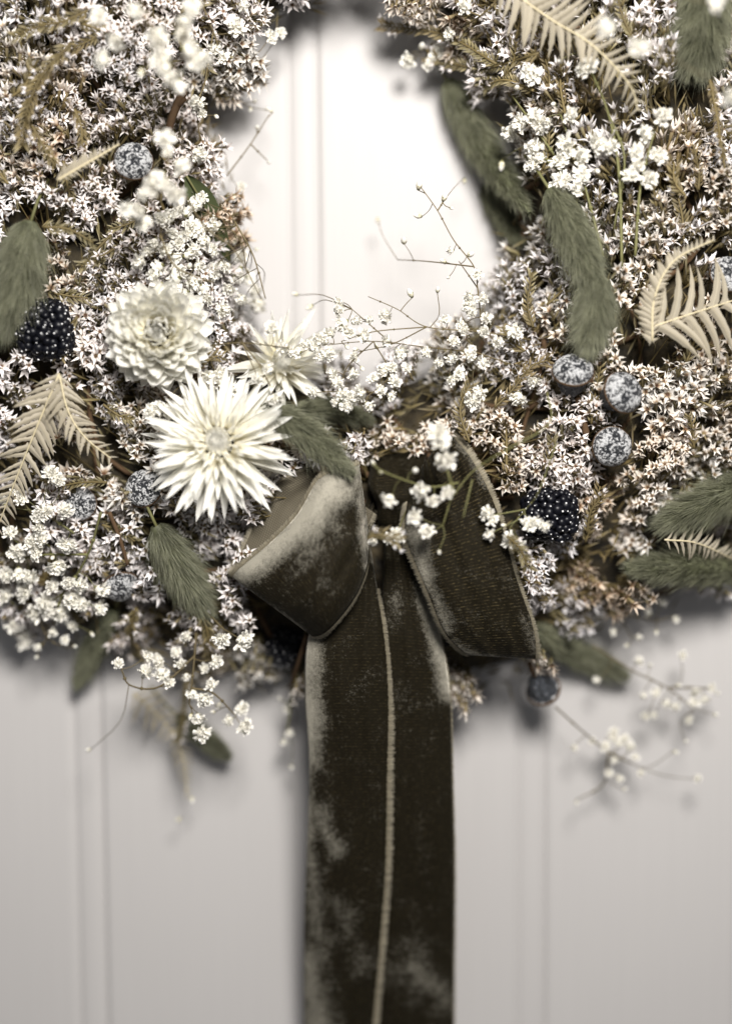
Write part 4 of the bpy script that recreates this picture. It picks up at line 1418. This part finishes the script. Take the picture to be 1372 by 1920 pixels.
spray('wispy bare stems at the left edge of the hole', [[(425, 330, 30), (470, 270, 30), (505, 215, 28)], [(470, 270, 30), (500, 300, 28)], [(420, 420, 40), (450, 450, 44), (462, 500, 44)]],
      [(452, 350, 24, 28)], [(508, 208, 14, 28), (504, 304, 14, 28), (482, 240, 14, 28), (464, 506, 14, 44)], dep=28, thick=.0004)
spray('airy pale wisp below the sprig tip at the lower right of the ring', [[(1130, 1080, 30), (1160, 1150, 28), (1185, 1200, 26)], [(1160, 1150, 28), (1230, 1165, 24)]],
      [(1215, 1150, 22, 24), (1195, 1195, 22, 26), (1150, 1185, 20, 28), (1240, 1130, 22, 26), (1265, 1160, 20, 24)], [(1230, 1185, 14, 24), (1175, 1210, 14, 24)], dep=26, thick=.00035)
spray('wisp of small blossoms trailing under the heavy white spray', [[(70, 1150, 40), (90, 1195, 38), (120, 1215, 36)], [(90, 1195, 38), (70, 1225, 34)]],
      [(98, 1185, 26, 40), (122, 1200, 24, 38), (72, 1212, 24, 36), (135, 1175, 26, 40)], [(70, 1232, 14, 34), (140, 1212, 14, 36)], dep=38, thick=.00035)

# ------------------------------------------------------------------ a few green leaves and twigs
def leaf(path, hw, lift, label):
    pts = catmull([P(x, y, surf(x, y) + lift) for x, y in path], 14)
    V, K = [], []
    for i in range(14):
        u = i / 13
        tg = nrm(pts[min(13, i + 1)] - pts[max(0, i - 1)])
        n_ = nrm(_cl - pts[i])
        sd = np.cross(n_, tg)
        w = hw * PXM * math.sin(PI * min(.99, .04 + u * .95)) ** .8
        for j in range(5):
            v = j / 2 - 1
            V.append(pts[i] + sd * v * w + n_ * (0.002 * v * v - 0.001) )
            K.append((0.3 if j == 2 else .8, .5))
    t = thing('green_leaf', label, 'leaf', pts[0], 'dark green leaves')
    a = Acc(); a.add(V, grid_tris(14, 5), 0, K)
    part('blade', a.mesh('blade', [M['leaf']], off=pts[0]), t)
    a = Acc(); a.add(*tube(pts + np.array([0, -0.0004, 0]), .0006, .0003, 5))
    part('midrib', a.mesh('midrib', [M['green_stalk']], off=pts[0]), t)


leaf([(350, 330), (385, 390), (432, 490)], 26, 2, 'dark green leaf behind the loose blossom spray')


def twig(path, lift, r, label):
    pts = catmull([P(x, y, surf(x, y) + lift) for x, y in path], 14)
    t = thing('twig', label, 'twig', pts[0], 'cut brown twigs')
    a = Acc()
    V, T, _, K = tube(pts, r, r * .8, 8)
    a.add(V, T, 0, K)
    part('bark', a.mesh('bark', [M['wood']], off=pts[0]), t)
    a = Acc()
    a.add(*tube([pts[5], pts[5] + np.array([r * 2.5, -r * 1.0, r * 2.0])], r * .5, r * .4, 6))
    part('spur', a.mesh('spur', [M['wood']], off=pts[0]), t)


twig([(345, 170), (325, 215), (312, 262)], 5, .0021, 'short brown twig above the frosted pod')
twig([(1098, 815), (1092, 780), (1082, 745)], -2, .0019, 'stout brown twig stub between the frosted pods')
twig([(205, 960), (225, 1010), (240, 1060)], 2, .0011, 'thin tan stalk crossing the shaded pods')
twig([(575, 1190), (560, 1240), (545, 1290)], 0, .0012, 'green-brown stalk beside the ribbon tail')


# ------------------------------------------------------------------ velvet bow
bow = thing('velvet_bow', 'dark olive crushed velvet bow with frayed edges and two long tails', 'bow', P(735, 960, 40))
bow_off = np.array(bow.location)


def ribbon(name, st, bulge, nu=70, nv=26, ripple=0.0, seed=0, fringe=(True, True), flip=False, label=None, fl=17, painted_sheen=None, ribs=0.3, gather=(0, 0), fr0=0.0, press=0.62):
    """st: stations (x1, y1, d1, x2, y2, d2) of the ribbon's two edges in photo px / mm off the door"""
    rg = random.Random(seed)
    st = np.array(st, float)
    for c_ in (2, 5):
        st[:, c_] = np.where(st[:, c_] > 52, 52 + (st[:, c_] - 52) * press, st[:, c_])
    S = catmull(st, nu)
    ph = [rg.uniform(0, 6) for _ in range(6)]
    G = np.zeros((nu, nv, 3))
    UV = np.zeros((nu, nv, 2))
    SHEEN = np.zeros((nu, nv))
    run = 0
    prev = None
    for i in range(nu):
        s = S[i]
        u = i / (nu - 1)
        bl = np.interp(u, np.linspace(0, 1, len(bulge)), bulge)
        for j in range(nv):
            v = j / (nv - 1)
            x, y, d = s[0] + (s[3] - s[0]) * v, s[1] + (s[4] - s[1]) * v, s[2] + (s[5] - s[2]) * v
            w = 1 - abs(2 * v - 1) ** 4.0
            d += bl * w
            d += (gather[0] * math.exp(-u / 0.14) + gather[1] * math.exp(-(1 - u) / 0.2) + 0.35) * (math.sin(v * 21 + ph[4] + 1.5 * math.sin(u * 6)) + .5 * math.sin(v * 37 + ph[5]))
            d += ripple * (math.sin(u * 9 + ph[0] + 3 * v) * .6 + math.sin(u * 23 + ph[1] - 4 * v) * .35 + math.sin(v * 9 + ph[2] + u * 5) * .5)
            x += ripple * 1.6 * math.sin(u * 17 + ph[3]) * (2 * v - 1)
            G[i, j] = P(x, y, d)
            SHEEN[i, j] = max(0.05, painted_sheen(u, v, x, y)) if painted_sheen else 0.05
        mid = G[i, nv // 2]
        if prev is not None:
            run += np.linalg.norm(mid - prev) * 1000
        prev = mid
        wd = np.concatenate([[0], np.cumsum(np.linalg.norm(np.diff(G[i], axis=0), axis=1))]) * 1000
        UV[i, :, 0] = wd + seed * 37
        UV[i, :, 1] = run + seed * 53
    V = G.reshape(-1, 3) - bow_off
    T = grid_tris(nu, nv)
    if flip:
        T = T[:, ::-1]
    me = make_mesh(name, V, T, np.zeros(len(T)), np.stack([SHEEN.ravel(), np.full(len(V), ribs)], 1), [M['velvet'], M['weave']])
    uvl = me.uv_layers.new(name='ribbon')
    uvl.data.foreach_set('uv', UV.reshape(-1, 2)[T.ravel()].astype(np.float32).ravel())
    o = part(name, me, bow, label=label)
    so = o.modifiers.new('thickness', 'SOLIDIFY')
    so.thickness = 0.0007
    so.offset = -1
    so.use_rim = True
    so.material_offset = 1
    so.material_offset_rim = 0
    # frayed selvage: a narrow woven edge of short threads
    for e, on in zip((0, nv - 1), fringe):
        if not on:
            continue
        a = Acc()
        inn = 1 if e == 0 else nv - 2
        fine = catmull(G[:, e], nu * 5)
        fin2 = catmull(G[:, inn], nu * 5)
        for i in range(max(1, int(fr0 * len(fine))), len(fine) - 1):
            p, q = fine[i], fin2[i]
            outd = nrm(p - q)
            tg = nrm(fine[i + 1] - fine[i - 1])
            nn = nrm(np.cross(outd, tg))
            if nn[1] > 0:
                nn = -nn
            g = rg.random()
            L = fl * PXM * rg.uniform(.72, 1.15)
            w = tg * np.linalg.norm(fine[i + 1] - fine[i - 1]) * rg.uniform(.26, .42)
            b0 = p - outd * L * .35 + nn * .0004 - bow_off
            b1 = p + outd * L * .65 + nn * .0002 + tg * rg.uniform(-.0003, .0003) + nn * rg.uniform(-.0004, .0003) - bow_off
            a.add([b0 - w, b0 + w, (b0 + b1) / 2 - w + nn * .0003, (b0 + b1) / 2 + w + nn * .0003, b1 - w * .4, b1 + w * .4], [(0, 1, 3), (0, 3, 2), (2, 3, 5), (2, 5, 4)], 0,
                  [(.2, g), (.2, g), (.6, g), (.6, g), (1, g), (1, g)])
        f = part('fringe', a.mesh('fringe', [M['fringe']]), o, kind='stuff')


# tails (right one first: the left one's frayed edge lies over it)
def near(x, y, x0, y0, x1, y1, r):
    """1 on the segment, 0 at distance r"""
    dx, dy = x1 - x0, y1 - y0
    t = min(1, max(0, ((x - x0) * dx + (y - y0) * dy) / (dx * dx + dy * dy + 1e-9)))
    return max(0.0, 1 - math.hypot(x - x0 - t * dx, y - y0 - t * dy) / r)


def sheen_under(u, v, x, y):  # where highlights are painted on this tail; the next masks serve the other pieces
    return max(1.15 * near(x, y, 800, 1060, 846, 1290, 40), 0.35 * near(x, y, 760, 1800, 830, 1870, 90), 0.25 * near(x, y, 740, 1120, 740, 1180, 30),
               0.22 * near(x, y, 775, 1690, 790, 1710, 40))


def sheen_top(u, v, x, y):
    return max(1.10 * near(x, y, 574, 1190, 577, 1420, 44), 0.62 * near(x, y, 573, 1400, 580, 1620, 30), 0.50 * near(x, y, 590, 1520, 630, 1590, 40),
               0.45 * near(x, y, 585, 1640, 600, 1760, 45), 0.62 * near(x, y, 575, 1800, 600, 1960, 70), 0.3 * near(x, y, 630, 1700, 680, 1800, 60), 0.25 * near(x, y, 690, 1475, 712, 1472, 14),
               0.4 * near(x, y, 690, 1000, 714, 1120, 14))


def sheen_fold(u, v, x, y):
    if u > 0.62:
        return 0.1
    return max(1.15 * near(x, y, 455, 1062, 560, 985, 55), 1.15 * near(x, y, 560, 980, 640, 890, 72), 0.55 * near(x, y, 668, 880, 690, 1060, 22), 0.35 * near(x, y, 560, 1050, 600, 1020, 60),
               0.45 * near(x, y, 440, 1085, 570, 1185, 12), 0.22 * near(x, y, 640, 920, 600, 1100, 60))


def sheen_wide(u, v, x, y):
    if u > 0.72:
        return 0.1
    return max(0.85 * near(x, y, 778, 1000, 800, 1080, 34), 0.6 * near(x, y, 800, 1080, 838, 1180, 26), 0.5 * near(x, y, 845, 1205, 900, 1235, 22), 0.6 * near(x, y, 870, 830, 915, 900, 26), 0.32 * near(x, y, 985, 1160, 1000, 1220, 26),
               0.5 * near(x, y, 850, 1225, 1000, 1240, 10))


# tails (right one first: the left one's frayed edge lies over it)
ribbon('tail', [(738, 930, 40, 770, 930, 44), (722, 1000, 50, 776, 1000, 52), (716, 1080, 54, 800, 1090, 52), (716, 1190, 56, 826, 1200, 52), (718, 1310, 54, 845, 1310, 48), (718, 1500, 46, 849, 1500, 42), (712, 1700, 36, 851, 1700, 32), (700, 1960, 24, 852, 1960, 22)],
       [1, 3, 5, 6, 5, 4, 4, 4], nu=150, nv=34, ripple=0.9, seed=2, fringe=(False, True), fl=5, label='tail lying underneath', painted_sheen=sheen_under, gather=(1.8, 0))
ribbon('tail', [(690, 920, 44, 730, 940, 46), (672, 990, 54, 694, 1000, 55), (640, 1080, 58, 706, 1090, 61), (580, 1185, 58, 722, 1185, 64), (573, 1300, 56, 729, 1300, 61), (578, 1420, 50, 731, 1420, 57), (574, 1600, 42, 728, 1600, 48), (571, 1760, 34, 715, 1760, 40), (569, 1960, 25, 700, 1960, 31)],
       [1, 3, 5, 6, 5, 4, 4, 4], nu=150, nv=34, ripple=1.0, seed=5, fringe=(False, True), fl=17, label='tail lying on top with a frayed edge', painted_sheen=sheen_top, gather=(1.8, 0), fr0=0.27)
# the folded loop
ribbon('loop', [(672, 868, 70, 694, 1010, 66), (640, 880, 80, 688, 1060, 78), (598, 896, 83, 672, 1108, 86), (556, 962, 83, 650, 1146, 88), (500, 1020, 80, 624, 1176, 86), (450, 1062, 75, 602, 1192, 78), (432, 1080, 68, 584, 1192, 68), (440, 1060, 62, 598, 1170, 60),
       (470, 1000, 60, 640, 1110, 58), (505, 920, 60, 670, 1030, 54), (580, 876, 60, 700, 960, 54)], [4, 7, 10, 11, 10, 7, 4, 1, 0, -2, 0], nu=150, nv=40, ripple=0.8, seed=9, fringe=(True, True), fl=15, label='folded loop showing its woven lining', painted_sheen=sheen_fold, gather=(2.2, 0.3))
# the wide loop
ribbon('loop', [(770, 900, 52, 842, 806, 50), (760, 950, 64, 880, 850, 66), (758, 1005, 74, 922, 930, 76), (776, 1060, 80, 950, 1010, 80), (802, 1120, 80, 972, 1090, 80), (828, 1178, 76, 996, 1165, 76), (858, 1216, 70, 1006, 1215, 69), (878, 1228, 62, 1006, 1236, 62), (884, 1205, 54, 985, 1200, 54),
       (850, 1100, 46, 940, 1060, 46), (800, 960, 42, 860, 900, 42)], [2, 4, 7, 8, 8, 6, 4, 2, 0, -1, 0], nu=150, nv=40, ripple=1.0, seed=13, fringe=(True, True), fl=15, label='wide loop turned to the dark side', painted_sheen=sheen_wide, ribs=1.0, gather=(2.6, 1.5))
# the knot: gathered bands going up over the ring
ribbon('knot', [(690, 845, 34, 800, 840, 36), (690, 890, 46, 800, 880, 48), (700, 940, 52, 790, 930, 54), (712, 990, 48, 776, 985, 50), (716, 1030, 38, 770, 1030, 40)], [4, 6, 8, 6, 3], nu=50, nv=40, ripple=2.2, seed=17, fringe=(False, False), label='gathered knot between the loops')

print('objects', len(bpy.data.objects), 'tris', sum(len(o.data.polygons) for o in bpy.data.objects if o.type == 'MESH'))
